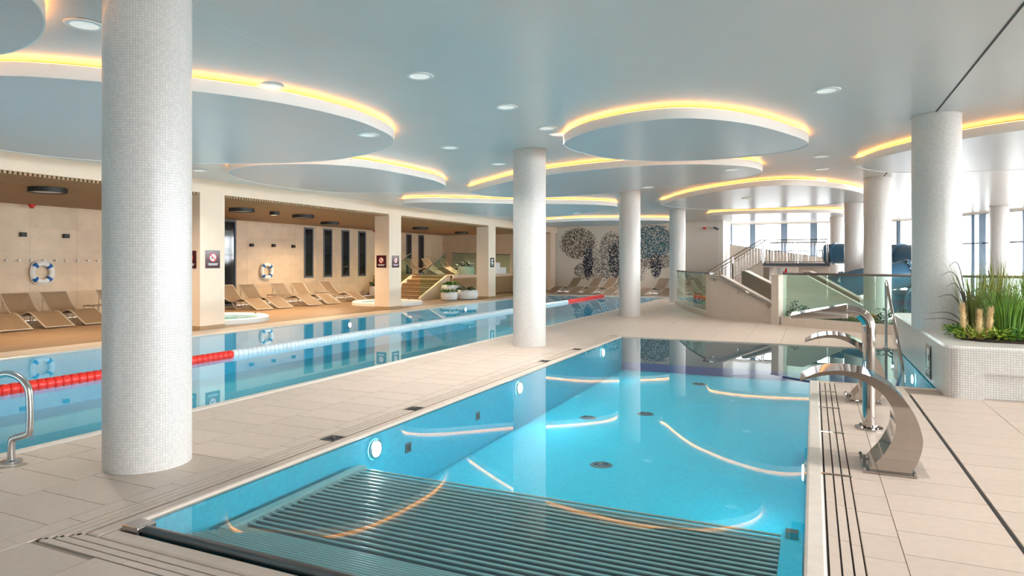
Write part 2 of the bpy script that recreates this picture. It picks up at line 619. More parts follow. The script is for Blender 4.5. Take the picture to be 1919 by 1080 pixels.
for a, b in BARS:
    c, w = (a + b) / 2, b - a
    n = 19; L = (SY1 - SY0 + c) / n
    for i in range(n): bar(False, L, w, (SX0 - c, SY0 - c + (i + .5) * L, 0))
    n = 12; L = (EY0 - 0.1 - SY0 + c) / n
    for i in range(n): bar(False, L, w, (SX1 + c + 0.0, SY0 - c + (i + .5) * L, 0))
    n = 6; L = (SX1 - SX0 + 2 * c) / n
    for i in range(n): bar(True, L, w, (SX0 - c + (i + .5) * L, SY0 - c, 0))
cp = MB().box(SX0 - 0.118, SX0, SY0 - 0.118, SY1, -0.034, 0.004)
cp.box(SX0, SX1 + 0.118, SY0 - 0.118, SY0, -0.034, 0.004)
o = cp.build('pool_edge', 'deck_tile', floor, bevel=0.02)
o = MB().box(SX1, SX1 + 0.118, SY0, EY0, -0.034, 0.006).build('pool_edge', 'coping', floor, bevel=0.035)
o = MB().box(SX1, EX1, EY0 - 0.1, EY0, -0.034, 0.004).build('pool_edge', 'deck_tile', floor, bevel=0.01)
o = MB().box(SX0 - 0.118, EX1 + 0.1, SY1, SY1 + 0.1, -0.034, 0.004).build('pool_edge', 'deck_tile', floor, bevel=0.02)
o = MB().box(LAPN, LAPN + 0.13, -6, LAPE, -0.034, 0.008).build('pool_edge', 'coping', floor, bevel=0.02)
o = MB().box(LAPF - 0.13, LAPF, -6, LAPE, -0.034, 0.008).build('pool_edge', 'coping', floor, bevel=0.02)
o = MB().box(LAPF - 0.13, LAPN + 0.13, LAPE, LAPE + 0.13, -0.034, 0.008).build('pool_edge', 'coping', floor, bevel=0.02)
for y in (5.55, 6.93, 8.1, 9.1):
    MB().box(SX1 + 0.10, SX1 + 0.31, y - 0.018, y + 0.018, -0.01, 0.006).build('grating_clip', 'steel', floor, bevel=0.004)

# pool shells
def shell(name, mat, rects, walls, zf):
    q = MB()
    for x0, x1, y0, y1 in rects: q.box(x0, x1, y0, y1, zf - 0.1, zf)
    for x0, x1, y0, y1 in walls: q.box(x0, x1, y0, y1, zf - 0.1, -0.036)
    return struct(q.build(name, mat))
SPZ = -0.72
spa_shell = shell('floor_spa_pool', 'pool_blue', [(SX0, SX1, SY0, SY1), (SX1, EX1, EY0, SY1)],
      [(SX0 - 0.1, SX0, SY0 - 0.1, SY1 + 0.1), (SX0, SX1, SY0 - 0.1, SY0), (SX1, SX1 + 0.1, SY0 - 0.1, EY0 - 0.1),
       (SX1, EX1, EY0 - 0.1, EY0), (EX1, EX1 + 0.1, EY0 - 0.1, SY1 + 0.1)], SPZ)
MB().box(SX0, EX1, SY1, SY1 + 0.1, SPZ + 0.17, -0.036).build('end_wall', 'pool_grey', spa_shell)
MB().box(SX0, EX1, SY1 - 0.01, SY1 + 0.1, SPZ, SPZ + 0.17).build('navy_band', 'pool_navy', spa_shell)
lap_shell = shell('floor_lap_pool', 'lap_blue', [(LAPF, LAPN, -6, LAPE)],
      [(LAPF - 0.1, LAPF, -6, LAPE), (LAPN, LAPN + 0.1, -6, LAPE), (LAPF, LAPN, LAPE, LAPE + 0.1)], -0.95)
q = MB().add([(SX0, SY0, WZ), (SX1, SY0, WZ), (SX1, EY0, WZ), (EX1, EY0, WZ), (EX1, SY1, WZ), (SX0, SY1, WZ)], [(0, 1, 2, 3, 4, 5)])
w = q.build('water_spa', 'spa_water'); struct(w, 'still turquoise water of the spa pool')
q = MB().add([(LAPF, -6, WZ), (LAPN, -6, WZ), (LAPN, LAPE, WZ), (LAPF, LAPE, WZ)], [(0, 1, 2, 3)])
w = q.build('water_lap', 'lap_water'); struct(w, 'still pale blue water of the long lap pool')

# alcove floor
q = MB()
y = -6.0
alc = struct(MB().box(BACK, FAC, -6, 35.1, -0.3, -0.006).build('floor_alcove', 'wood_dark'), 'brown wood-look floor of the lounger alcoves')
plank = None
far_planks = MB()
i = 0
x = FAC
while x > BACK + 0.01:
    x1 = max(x - 0.30, BACK)
    y = -2 + (i % 3) * 0.6
    while y < 35.0:
        y1 = min(y + 1.8, 35.0)
        if 5 < y < 24 and x > -16.8:
            if plank is None:
                o = MB().box(-0.147, 0.147, -0.897, 0.897, -0.012, 0).build('plank', 'wood_floor', alc)
                plank = o.data
            else:
                o = bpy.data.objects.new('plank', plank); col.objects.link(o); o.parent = alc
            o.location = ((x + x1) / 2, y + 0.9, 0)
        else:
            far_planks.box(x1 + 0.003, x - 0.003, y + 0.003, y1 - 0.003, -0.012, 0)
        y = y1
    x = x1; i += 1
far_planks.build('planks_beyond', 'wood_floor', alc)['kind'] = 'stuff'

# ---------------------------------------------------------------- ceiling
def edge_z(y): return 3.79
def zc(x, y):
    if x >= -4.6: return 3.79
    e = edge_z(y)
    return e + (3.60 - e) * (-4.6 - x) / 8.6
ys = [-6, 2, 5, 6.5, 8, 9.5, 10.5, 20, 39]
def riser_x(y): return -4.6
q = MB()
for a, b in zip(ys[:-1], ys[1:]):
    ra, rb = riser_x(a), riser_x(b)
    q.add([(ra, a, 3.79), (12, a, 3.79), (12, b, 3.79), (rb, b, 3.79)], [(3, 2, 1, 0)])
    q.add([(FAC - 0.6, a, zc(FAC - 0.6, a)), (ra, a, edge_z(a)), (rb, b, edge_z(b)), (FAC - 0.6, b, zc(FAC - 0.6, b))], [(3, 2, 1, 0)])
q.box(-20.5, 12, -6.4, 40, 4.1, 4.3)
ceil = struct(q.build('ceiling', 'ceiling'), 'satin light grey ceiling')
q = MB().box(-5.012, -4.996, -2, 35, 3.72, zc(-5, 0) - 0.001)
q = MB()
for a, b in zip(ys[:-2], ys[1:-1]):
    za, zb = zc(-5, a) - 0.001, zc(-5, b) - 0.001
    q.add([(-5.01, a, za), (-4.995, a, za), (-4.995, b, zb), (-5.01, b, zb), (-5.01, a, za + .01), (-4.995, a, za + .01), (-4.995, b, zb + .01), (-5.01, b, zb + .01)],
          [(3, 2, 1, 0), (4, 5, 6, 7), (0, 1, 5, 4), (1, 2, 6, 5), (2, 3, 7, 6), (3, 0, 4, 7)])
q.build('movement_joint', 'joint_light', ceil)
MB().box(1.60, 1.625, -2, 30, 3.787, 3.80).build('movement_joint', 'joint_dark', ceil)

# alcove ceiling of timber slats
ac = struct(MB().box(BACK, FAC - 0.05, -6, 35.1, 3.30, 3.5).build('ceiling_alcove', 'wood_dark'), 'timber slat ceiling over the alcoves')
q = MB()
y = -5.9
while y < 35.0:
    q.box(BACK, FAC - 0.04, y, y + 0.052, 3.215, 3.30)
    y += 0.085
q.build('slats', 'wood_slat', ac)['kind'] = 'stuff'
# colonnade beam and back walls
struct(MB().box(FAC - 0.6, FAC, -6, 35.1, 3.27, 3.68).build('wall_colonnade', 'plaster_cream'), 'cream beam above the square pillars')
lw = struct(MB().box(BACK - 0.3, BACK - 0.012, -6, 35.1, 0, 3.5).build('wall_left', 'limestone_joint'), 'limestone tiled wall at the back of the alcoves')
# limestone tiles, leaving out windows
WIN = [(22.01, 22.58, 0.97, 3.12), (23.24, 23.81, 0.97, 3.12), (24.48, 25.04, 0.97, 3.12), (25.7, 26.28, 0.97, 3.12), (29.79, 30.3, 1.0, 3.15), (30.98, 31.54, 1.0, 3.15), (15.6, 18.35, 0.0, 3.2)]
lt = None
def rect_minus(r, holes):
    rs = [r]
    for h in holes:
        out = []
        for a0, a1, b0, b1 in rs:
            if h[0] >= a1 or h[1] <= a0 or h[2] >= b1 or h[3] <= b0:
                out.append((a0, a1, b0, b1)); continue
            if h[0] > a0: out.append((a0, h[0], b0, b1))
            if h[1] < a1: out.append((h[1], a1, b0, b1))
            m0, m1 = max(a0, h[0]), min(a1, h[1])
            if h[2] > b0: out.append((m0, m1, b0, h[2]))
            if h[3] < b1: out.append((m0, m1, h[3], b1))
        rs = out
    return rs
y = 6.0; j = 0
while y < 35:
    for k, z in enumerate((0, 0.645, 1.29, 1.935, 2.58)):
        r = (y, min(y + 1.29, 35.1), z, min(z + 0.645, 3.22))
        for a0, a1, b0, b1 in rect_minus(r, WIN):
            if a1 - a0 < 0.03 or b1 - b0 < 0.03: continue
            MB().box(BACK - 0.012, BACK + random.uniform(0.0, 0.0015), a0 + 0.002, a1 - 0.002, b0 + 0.002, b1 - 0.002).build('stone_tile', 'limestone', lw)
    y += 1.29; j += 1
for n, (a0, a1, b0, b1) in enumerate(WIN):
    t = thing('window_%d' % (n + 1), 'tall dark slot window in the limestone wall', None, (BACK, (a0 + a1) / 2, b0))
    t['kind'] = 'structure'
    if n == 6: t['label'] = 'dark glazed door panel in the limestone wall'
    q = MB()
    fw = 0.07
    q.box(BACK - 0.02, BACK + 0.03, a0, a0 + fw, b0, b1).box(BACK - 0.02, BACK + 0.03, a1 - fw, a1, b0, b1)
    q.box(BACK - 0.02, BACK + 0.03, a0 + fw, a1 - fw, b0, b0 + fw).box(BACK - 0.02, BACK + 0.03, a0 + fw, a1 - fw, b1 - fw, b1)
    q.build('window_frame', 'frame_grey', t)
    MB().box(BACK - 0.012, BACK + 0.004, a0 + fw, a1 - fw, b0 + fw, b1 - fw).build('pane', 'dark_glass', t)
# end walls
struct(MB().box(BACK, -4.45, 35.1, 35.4, 0, 3.9).build('wall_back', 'mural'), 'far wall with a speckled mosaic picture of round blobs')
struct(MB().box(BACK, FAC - 0.6, 33.6, 33.8, 0, 3.3).build('wall_alcove_end', 'limestone'), 'limestone wall closing the alcove behind the terrace')
struct(MB().box(-4.45, -4.2, 35.1, 38.7, 0, 3.9).build('wall_return', 'plaster_white'))
struct(MB().box(-20.1, 11.3, -6.3, -6.0, 0, 4.0).build('wall_near', 'plaster_white'))
wr = struct(MB().box(11.0, 11.3, -6, -3.5, 0, 4.0).box(11.0, 11.3, -3.5, 28.5, 0, 0.15).box(11.0, 11.3, -3.5, 28.5, 3.7, 4.0).build('wall_right', 'plaster_white'))
t = thing('window_10', 'long glazed wall on the daylight side of the hall', None, (11.1, -3.5, 0.15))
t['kind'] = 'structure'
for k in range(17):
    MB().box(11.05, 11.15, -3.5 + 2 * k - 0.04, -3.5 + 2 * k + 0.04, 0.15, 3.7).build('mullion', 'frame_blue', t)
    if k < 16: MB().box(11.095, 11.105, -3.46 + 2 * k, -1.54 + 2 * k, 0.15, 3.7).build('pane', 'window_glass', t)

# far window walls
def glazing(name, p, q_, mull, z0, z1, label, rails=(2.15,), bigs=()):
    p, q_ = Vector((*p, 0)), Vector((*q_, 0))
    d = (q_ - p); L = d.length; d.normalize()
    t = thing(name, label, None, tuple(p)); t['kind'] = 'structure'
    def pt(s_, z): return (p.x + d.x * s_, p.y + d.y * s_, z)
    for s_, w_ in mull:
        MB().beam(pt(s_, z0), pt(s_, z1), w_, 0.10).build('mullion', 'frame_blue', t)
    for a, b in zip([m[0] for m in mull[:-1]], [m[0] for m in mull[1:]]):
        MB().beam(pt(a, (z0 + z1) / 2), pt(b, (z0 + z1) / 2), 0.012, z1 - z0).build('pane', 'window_glass', t)
    for z in (*rails, z0, z1):
        MB().beam(pt(0, z), pt(L, z), 0.08, 0.07).build('window_rail', 'frame_grey', t)
    return t
# beam() measures w across the run; mullions are vertical so w,h are their plan sizes
glazing('window_8', (-4.2, 38.5), (3.9, 38.5), [(0.05, .08), (1.15, .30), (2.75, .35), (4.2, .35), (5.55, .08), (6.7, .08), (8.05, .12)], 0.1, 3.72, 'bright far window wall above the stair landing', rails=(2.25,))
glazing('window_9', (3.9, 38.5), (10.9, 27.36), [(0.05, .1), (1.6, .1), (3.3, .12), (4.55, .12), (5.05, .25), (6.1, .1), (7.05, .12), (8.8, .1), (10.5, .1), (13.1, .1)], 0.1, 3.72, 'bright window wall behind the grasses', rails=(2.45,))
q = MB().beam((-4.3, 38.55, 3.84), (3.9, 38.55, 3.84), 0.2, 0.26).beam((3.9, 38.55, 3.84), (11.2, 26.9, 3.84), 0.2, 0.26)
struct(q.build('trim_1', 'plaster_white'))
struct(MB().box(-60, 60, 38.9, 110, -0.6, -0.4).build('ground_outside', 'outside_ground'))
struct(MB().box(11.6, 60, -40, 38.9, -0.6, -0.4).build('ground_outside', 'outside_ground'))
struct(MB().box(-60, 11.6, -40, -6.6, -0.6, -0.4).build('ground_outside', 'outside_ground'))

# ---------------------------------------------------------------- columns
def round_column(x, y, z0, z1, r, label):
    q = MB()
    n = 64
    vs_, fs_ = [], []
    for z in (z0, z1):
        for j in range(n):
            a = 2 * math.pi * j / n
            vs_.append((x + r * math.cos(a), y + r * math.sin(a), z))
    fs_ = [(j, (j + 1) % n, n + (j + 1) % n, n + j) for j in range(n)] + [tuple(range(n, 2 * n)), tuple(reversed(range(n)))]
    t = thing('round_column', label, 'column', (x, y, z0), group='round mosaic columns')
    o = q.add(vs_, fs_).build('shaft', 'mosaic_white', t, smooth=True)
    uv = o.data.uv_layers[0].data
    for p in o.data.polygons:
        if abs(p.normal.z) > 0.5: continue
        j = p.index
        for li, (aa, zz) in zip(p.loop_indices, ((j, z0), (j + 1, z0), (j + 1, z1), (j, z1))):
            uv[li].uv = (aa / n * 0.0205 * round(2 * math.pi * r / 0.0205), zz)
    q = MB().lathe([(r + 0.006, 0.0), (r + 0.012, 0.004), (r + 0.012, 0.012), (r + 0.001, 0.014)], (x, y, z1 - 0.018), 48, ring=True)
    q.build('top_joint', 'joint_light', t)
    return t
CR = 0.318
round_column(-4.86, 3.62, 0, zc(-4.86, 3.6), CR, 'nearest white mosaic column, by the steel pool ladder')
round_column(-5.03, 11.85, 0, zc(-5, 11.85), CR, 'white mosaic column, second in the row between the two pools')
round_column(-5.07, 19.71, 0, zc(-5, 19.7), CR, 'white mosaic column, third in the row between the two pools')
round_column(-5.05, 27.3, 0, zc(-5, 27.3), CR, 'white mosaic column beside the curved glass balustrade')
round_column(1.66, 11.58, 0.62, 3.79, 0.32, 'large white mosaic column rising out of the grass planter')
round_column(1.49, 19.4, 0, 3.79, CR, 'white mosaic column standing just behind the steel spout')
round_column(1.33, 27.2, 0, 3.79, CR, 'white mosaic column beside the blue slide tubes')
round_column(0.98, 35.0, 0, 3.79, 0.30, 'farthest white column in front of the bright window wall')
round_column(6.5, 31.0, 0, 3.79, CR, 'white column standing against the window behind the tall grass')

# square pillars of the colonnade
def pillar(y0, label, i):
    y1 = y0 + 0.72
    t = thing('square_pillar', label, 'pillar', (FAC - 0.3, (y0 + y1) / 2, 0), group='square colonnade pillars')
    MB().box(FAC - 0.6, FAC, y0, y1, 0.0, 3.27).build('shaft', 'plaster_cream', t)
    MB().box(FAC - 0.606, FAC + 0.006, y0 - 0.006, y1 + 0.006, 0, 0.10).build('plinth', 'wood_panel', t)
pillar(3.6, 'cream square pillar hidden behind the nearest mosaic column', 0)
pillar(11.17, 'cream square pillar closest to the camera, red lane floats in front', 1)
pillar(18.83, 'cream square pillar between the slot windows and the glass stair', 2)
pillar(26.42, 'cream square pillar beside the white bowl planters', 3)
pillar(34.1, 'cream square pillar at the end of the colonnade', 4)

# ---------------------------------------------------------------- ceiling discs
def disc(pts, z, label, drop=0.12):
    p = spline([(x, y) for x, y in pts], 8)
    ar = sum(p[i].x * p[(i + 1) % len(p)].y - p[(i + 1) % len(p)].x * p[i].y for i in range(len(p)))
    if ar < 0: p.reverse()
    n = len(p)
    cx, cy = sum(v.x for v in p) / n, sum(v.y for v in p) / n
    def inset(dd):
        out = []
        for i in range(n):
            tng = (p[(i + 1) % n] - p[i - 1]).normalized()
            out.append((p[i].x - tng.y * dd, p[i].y + tng.x * dd))
        return out
    drop = 0.145
    zb = lambda x_, y_: zc(x_, y_) - 0.19
    z = zb(cx, cy)
    t = thing('ceiling_disc', label, 'ceiling panel', (cx, cy, z), group='illuminated ceiling discs')
    inner = inset(0.012)
    def lift(mb):
        mb.v = [(x_, y_, z_ - z + zb(x_, y_)) for x_, y_, z_ in mb.v]
        return mb
    lift(MB().prism(inner, z, z + drop - 0.01)).build('panel', 'ceiling_disc', t)
    q = MB()
    a = [(v.x, v.y, z - 0.004) for v in p] + [(v.x, v.y, z + drop) for v in p] + [(x, y, z + drop) for x, y in inner] + [(x, y, z - 0.004) for x, y in inner]
    f = []
    for i in range(n):
        j = (i + 1) % n
        for k in range(4):
            k2 = (k + 1) % 4
            f.append((k * n + i, k * n + j, k2 * n + j, k2 * n + i))
    lift(q.add(a, f)).build('rim', 'rim_white', t, smooth=True)
    s1, s2 = inset(0.035), inset(0.06)
    q = MB()
    a = [(x, y, z + drop - 0.01) for x, y in s1] + [(x, y, z + drop + 0.012) for x, y in s1] + [(x, y, z + drop + 0.012) for x, y in s2] + [(x, y, z + drop - 0.01) for x, y in s2]
    lift(q.add(a, f)).build('light_strip', 'led_warm', t)
    for (dx, dy) in ((0.25, 0.25), (-0.25, 0.25), (0.25, -0.25), (-0.25, -0.25)):
        MB().box(cx + dx - 0.02, cx + dx + 0.02, cy + dy - 0.02, cy + dy + 0.02, z + drop - 0.01, zc(cx, cy) + 0.1).build('hanger', 'white', t)
    return t
def sc_(pts, z):
    out = []
    for x, y in pts:
        k = 1.0
        for _ in range(4): k = (zc(x * k, y * k) - 0.19 - 1.6) / 2.0
        out.append((x * k, y * k))
    return out
ZA = 3.49
disc(sc_([(-7.88, 4.15), (-7.17, 4.72), (-6.55, 5.45), (-6.1, 6.2), (-5.88, 6.95), (-5.85, 7.8), (-6.15, 8.9), (-6.9, 9.65), (-8.22, 10.2), (-9.6, 10.15), (-11.31, 9.45), (-12.7, 8.4), (-13.1, 7.0), (-12.4, 5.3), (-10.9, 4.1), (-9.2, 3.7)], ZA), ZA, 'huge round ceiling disc behind the nearest column')
disc(sc_([(-5.3, 2.75), (-5.4, 3.07), (-5.85, 3.42), (-6.33, 3.63), (-6.74, 3.72), (-7.2, 3.72), (-8.0, 3.4), (-8.6, 2.4), (-7.8, 1.2), (-6.2, 0.9), (-5.4, 1.8)], 3.54), 3.54, 'partly visible ceiling disc in the upper picture corner')
disc(sc_([(-11.6, 10.55), (-10.71, 10.18), (-9.89, 10.2), (-9.1, 10.55), (-8.54, 11.3), (-8.35, 12.6), (-8.4, 14.0), (-8.88, 15.2), (-9.9, 15.75), (-11.46, 15.6), (-12.5, 14.6), (-12.7, 12.8), (-12.3, 11.4)], 3.46), 3.46, 'ceiling disc in front of the pillar with the slot windows behind')
disc([(-3.88, 10.7), (-3.7, 10.25), (-3.16, 9.66), (-2.39, 9.27), (-1.6, 9.3), (-0.9, 9.98), (-0.36, 11.1), (-0.08, 12.08), (-0.3, 12.75), (-1.14, 13.2), (-2.52, 13.15), (-3.5, 12.4), (-3.85, 11.4)], 3.6, 'pebble-shaped ceiling disc right above the spa pool')
disc([(-8.55, 16.0), (-8.2, 15.55), (-6.51, 14.3), (-5.54, 13.9), (-3.49, 13.5), (-2.21, 13.7), (-1.3, 14.45), (-1.02, 15.47), (-1.5, 16.45), (-2.77, 17.2), (-4.29, 17.8), (-6.0, 18.3), (-7.4, 18.2), (-8.4, 17.2)], 3.6, 'long ceiling disc crossing behind the second column')
disc(sc_([(-12.9, 19.3), (-12.3, 18.65), (-11.2, 18.85), (-9.26, 20.3), (-7.6, 21.2), (-6.5, 22.3), (-6.5, 23.4), (-7.7, 24.8), (-9.6, 26.4), (-11.6, 26.6), (-12.9, 24.6), (-13.1, 21.5)], 3.47), 3.47, 'ceiling disc over the lap pool near the mosaic wall')
disc([(-4.75, 22.9), (-4.45, 22.2), (-3.25, 20.1), (-1.7, 18.65), (-0.56, 18.38), (0.45, 19.5), (1.2, 21.2), (1.35, 22.6), (1.0, 24.2), (0.0, 25.2), (-2.0, 25.9), (-4.0, 25.1)], 3.6, 'ceiling disc above the curved balustrade and stair')
disc([(-4.1, 29.3), (-3.6, 28.75), (-2.47, 28.45), (-0.48, 28.75), (0.8, 29.4), (1.2, 30.5), (0.6, 32.0), (-1.0, 33.0), (-3.0, 32.6), (-4.2, 31.0)], 3.6, 'farthest ceiling disc in front of the bright windows')
disc([(0.82, 15.5), (0.95, 14.9), (1.22, 14.15), (1.6, 13.5), (2.16, 12.75), (2.95, 12.2), (4.2, 11.9), (5.6, 12.5), (6.2, 14.2), (5.6, 16.4), (4.2, 17.3), (2.9, 17.3), (1.5, 16.7)], 3.6, 'ceiling disc partly hidden by the planter column')
disc(sc_([(-12.6, 30.9), (-11.6, 30.35), (-9.8, 29.95), (-8.0, 30.5), (-6.4, 31.4), (-6.2, 32.6), (-7.6, 34.2), (-9.6, 34.8), (-11.8, 34.3), (-12.9, 32.6)], 3.52), 3.52, 'flat ceiling disc just before the mosaic wall')

# recessed downlights; fill lights added below dim lenses, cones limited to stay unseen
def can_light(parent, size, watts, spread, colour):
    l = bpy.data.lights.new('lamp_light', 'AREA')
    l.shape = 'DISK'
    l.size = size
    l.energy = watts
    l.spread = R(spread)
    l.color = colour
    o = bpy.data.objects.new('lamp_light', l)
    col.objects.link(o)
    o.parent = parent
    return o
dl = None
def downlight(x, y, z, label):
    global dl
    if dl is None:
        dl = thing('recessed_downlight', label, 'downlight', (x, y, z), group='recessed ceiling downlights')
        tr_ = MB().lathe([(0.115, 0.0), (0.115, -0.012), (0.15, -0.016), (0.165, -0.008), (0.165, 0.0)], (0, 0, 0), 28, ring=True).build('trim_ring', 'white', dl, smooth=True, local=True)
        MB().lathe([(0.0001, -0.006), (0.114, -0.006), (0.114, 0.0)], (0, 0, 0), 28).build('lens', 'downlight_glow', tr_, local=True)
        return dl
    o = dup(dl)
    return place(o, (x, y, z), 0, label)
for x, y, z, lb in [
    (-6.0, 3.84, None, 'downlight ring cut by the edge of the nearest column'), (-6.04, 6.13, None, 'downlight ring just above the huge ceiling disc'),
    (-4.19, 6.59, 3.79, 'large downlight ring alone in the open ceiling, upper centre'), (-6.2, 8.3, zc(-6.2, 8.3) - 0.19, 'downlight ring near the tip of the huge ceiling disc'),
    (-3.92, 8.4, 3.79, 'downlight ring up and to the side of the second column'), (-3.93, 10.0, 3.79, 'downlight ring beside the top of the second column'),
    (-3.95, 10.53, 3.79, 'downlight ring touching the edge of the pebble-shaped disc'), (-6.18, 10.75, None, 'downlight ring between the huge disc and the second column'),
    (-6.23, 12.95, None, 'small downlight ring just left of the second column'), (0.15, 9.28, 3.79, 'downlight ring on the open ceiling above the spouts'),
    (0.14, 14.99, 3.79, 'upper of three stacked downlight rings beside the planter column'), (0.15, 17.03, 3.79, 'middle of three stacked downlight rings beside the planter column'),
    (0.19, 19.3, 3.79, 'lowest of three stacked downlight rings beside the planter column'), (-12.2, 10.3, None, 'downlight ring above the first cream pillar'),
    (-4.0, 17.37, 3.6, 'downlight ring on the long disc beside the third column'), (-1.61, 14.84, 3.6, 'downlight ring at the end of the long ceiling disc'),
    (-1.88, 21.67, 3.6, 'downlight ring on the disc above the stair'), (-9.6, 22.2, -0.19, 'downlight ring in the middle of the disc over the lap pool'),
    (-8.3, 24.2, -0.19, 'downlight ring at the far side of the disc over the lap pool'), (-10.6, 28.6, None, 'downlight ring between the two farthest lap pool discs'),
    (-7.2, 28.2, None, 'downlight ring on the plain ceiling before the mosaic wall'), (-8.8, 32.6, -0.19, 'downlight ring on the flat disc before the mosaic wall'),
    (-2.9, 27.2, 3.79, 'downlight ring between the fourth column and the far disc')]:
    d_ = downlight(x, y, (zc(x, y) if z is None else (z if z > 0 else zc(x, y) + z)) - 0.001, lb)
    if 'just above the huge' not in lb: can_light(d_, 0.2, 30 if y > 20 else 17, 120, (1.0, 0.96, 0.91)).location = (0, 0, -0.02)
for (x, y), w_ in zip([(0.15, 5.6), (0.15, 2.2), (3.2, 6.0), (3.2, 3.0), (3.2, 9.2)], ['over the near swan spout', 'over the near pool corner', 'over the middle of the spout deck', 'over the deck behind the viewpoint', 'over the planter front']):
    d_ = downlight(x, y, zc(x, y) - 0.001, 'added fill downlight out of view above the picture frame, ' + w_)
    can_light(d_, 0.2, 17, 120, (1.0, 0.96, 0.91)).location = (0, 0, -0.02)  # extra downlights out of view, added to brighten the hall

# surface lamps of the alcove ceiling
sl = None
def surface_lamp(x, y, r, label):
    global sl
    t = thing('surface_lamp', label, 'ceiling lamp', (x, y, 3.213), group='round black alcove lamps')
    rg = MB().lathe([(r - 0.05, -0.10), (r, -0.10), (r, 0.0), (r - 0.05, 0.0)], (0, 0, 0), 32, ring=True).build('ring', 'black', t, smooth=True, local=True)
    MB().lathe([(0.0001, -0.085), (r - 0.052, -0.085), (r - 0.052, -0.03), (0.0001, -0.03)], (0, 0, 0), 32).build('diffuser', 'lens_off', rg, local=True)
    can_light(t, r * 1.2, 275 * r, 150, (1.0, 0.77, 0.50)).location = (0, 0, -0.09)
for x, y, r, lb in [(-15.04, 8.83, 0.36, 'black ring lamp above the loungers behind the nearest column'), (-15.45, 14.54, 0.36, 'larger black ring lamp beside the dark glass door'),
                    (-15.49, 15.89, 0.15, 'small black ceiling lamp between two larger ring lamps'), (-15.65, 17.36, 0.36, 'black ring lamp nearest the first slot window'),
                    (-16.26, 25.63, 0.36, 'black ring lamp above the glass stair'), (-16.57, 30.04, 0.36, 'black ring lamp above the raised terrace'),
                    (-15.2, 3.5, 0.36, 'black ring lamp outside the picture edge'), (-17.4, 20.8, 0.36, 'black ring lamp behind the second cream pillar')]:
    surface_lamp(x, y, r, lb)

# ---------------------------------------------------------------- lane rope
rope = thing('lane_rope', 'floating lane divider of red and white discs along the lap pool', 'lane rope', (-9.2, 4.0, WZ))
MB().tube([(-9.2, -2, 0.012), (-9.2, 30.75, 0.012)], 0.012, 6).build('cable', 'white', rope)
fl = {}
y = 3.4
while y < 30.7:
    red = y < 8.45 or y > 25.6
    if red not in fl:
        q = MB()
        pr = [(0.02, -0.052), (0.062, -0.05), (0.075, -0.03), (0.075, 0.03), (0.062, 0.05), (0.02, 0.052)]
        n = 12
        vs_, fs_ = [], []
        for r_, a_ in pr:
            for j in range(n):
                t_ = 2 * math.pi * j / n
                vs_.append((r_ * math.cos(t_), a_, r_ * math.sin(t_)))
        for i in range(len(pr) - 1):
            for j in range(n):
                fs_.append((i * n + j, (i + 1) * n + j, (i + 1) * n + (j + 1) % n, i * n + (j + 1) % n))
        fs_ += [tuple(range(n)), tuple(reversed(range((len(pr) - 1) * n, len(pr) * n)))]
        o = q.add(vs_, fs_).build('float', 'float_red' if red else 'float_white', rope, smooth=True, local=True)
        fl[red] = o.data
    else:
        o = bpy.data.objects.new('float', fl[red]); col.objects.link(o); o.parent = rope
    o.location = (0, y - 4.0, 0.026)
    y += 0.106

# ---------------------------------------------------------------- signs
def sign(name, label, o_, ux, w, h, style):
    """o_: centre on the wall, ux: unit vector to the viewer's right"""
    ux = Vector(ux); uz = Vector((0, 0, 1)); nn = ux.cross(uz)
    c = Vector(o_)
    t = thing(name, label, 'sign', tuple(c - uz * h / 2))
    def plate(nm, mat, pr, d0, d1, par=None): return MB().extr(pr, c + nn * d0, ux, uz, nn * (d1 - d0)).build(nm, mat, par or t)
    rect = lambda a, b, cc, dd: [(a, cc), (b, cc), (b, dd), (a, dd)]
    plate('board', 'sign_maroon' if style == 'ban' else 'sign_black', rect(-w / 2, w / 2, -h / 2, h / 2), 0.0, 0.012)
    if style == 'ban':
        r, cy = h * 0.25, h * 0.10
        sd_ = plate('symbol_disc', 'sign_white', arc2((0, cy), r * 0.86, 0, 350, 25), 0.012, 0.0135)
        ring = MB()
        a, b = arc2((0, cy), r, 0, 360, 32), arc2((0, cy), r * 0.78, 0, 360, 32)
        for i in range(32):
            ring.extr([a[i], a[i + 1], b[i + 1], b[i]], c + nn * 0.0135, ux, uz, nn * 0.002)
        k = 0.62 * r
        ring.extr([(-k, cy + k + .015), (-k - .01, cy + k - .01), (k, cy - k - .015), (k + .01, cy - k + .01)], c + nn * 0.0135, ux, uz, nn * 0.002)
        ring.build('prohibition_ring', 'sign_red', sd_)
        pic = MB()
        pic.extr(arc2((-r * .25, cy + r * .3), r * .16, 0, 340, 12), c + nn * 0.0135, ux, uz, nn * 0.001)
        pic.extr([(-r * .35, cy + r * .1), (r * .05, cy + r * .15), (r * .45, cy - r * .2), (r * .35, cy - r * .35), (0, cy - r * .1), (-r * .3, cy - r * .4), (-r * .45, cy - r * .3)], c + nn * 0.0135, ux, uz, nn * 0.001)
        pic.build('pictogram', 'sign_black', sd_)
        for k, (zz, ww) in enumerate(((-0.27, 0.36), (-0.34, 0.30))):
            plate('text_line', 'sign_white', rect(-w * ww, w * ww, h * zz, h * (zz + 0.035)), 0.012, 0.0135)
    else:
        fr = MB()
        plate('pictogram', 'sign_white', [(-w * .26, -h * .18), (w * .26, -h * .18), (w * .26, h * .02), (w * .05, h * .04), (w * .05, h * .2), (w * .26, h * .22), (w * .26, h * .38), (-w * .26, h * .38)], 0.012, 0.0135)
        for zz, ww in ((-0.29, 0.34), (-0.37, 0.22)):
            plate('text_line', 'sign_white', rect(-w * ww, w * ww, h * zz, h * (zz + 0.04)), 0.012, 0.0135)
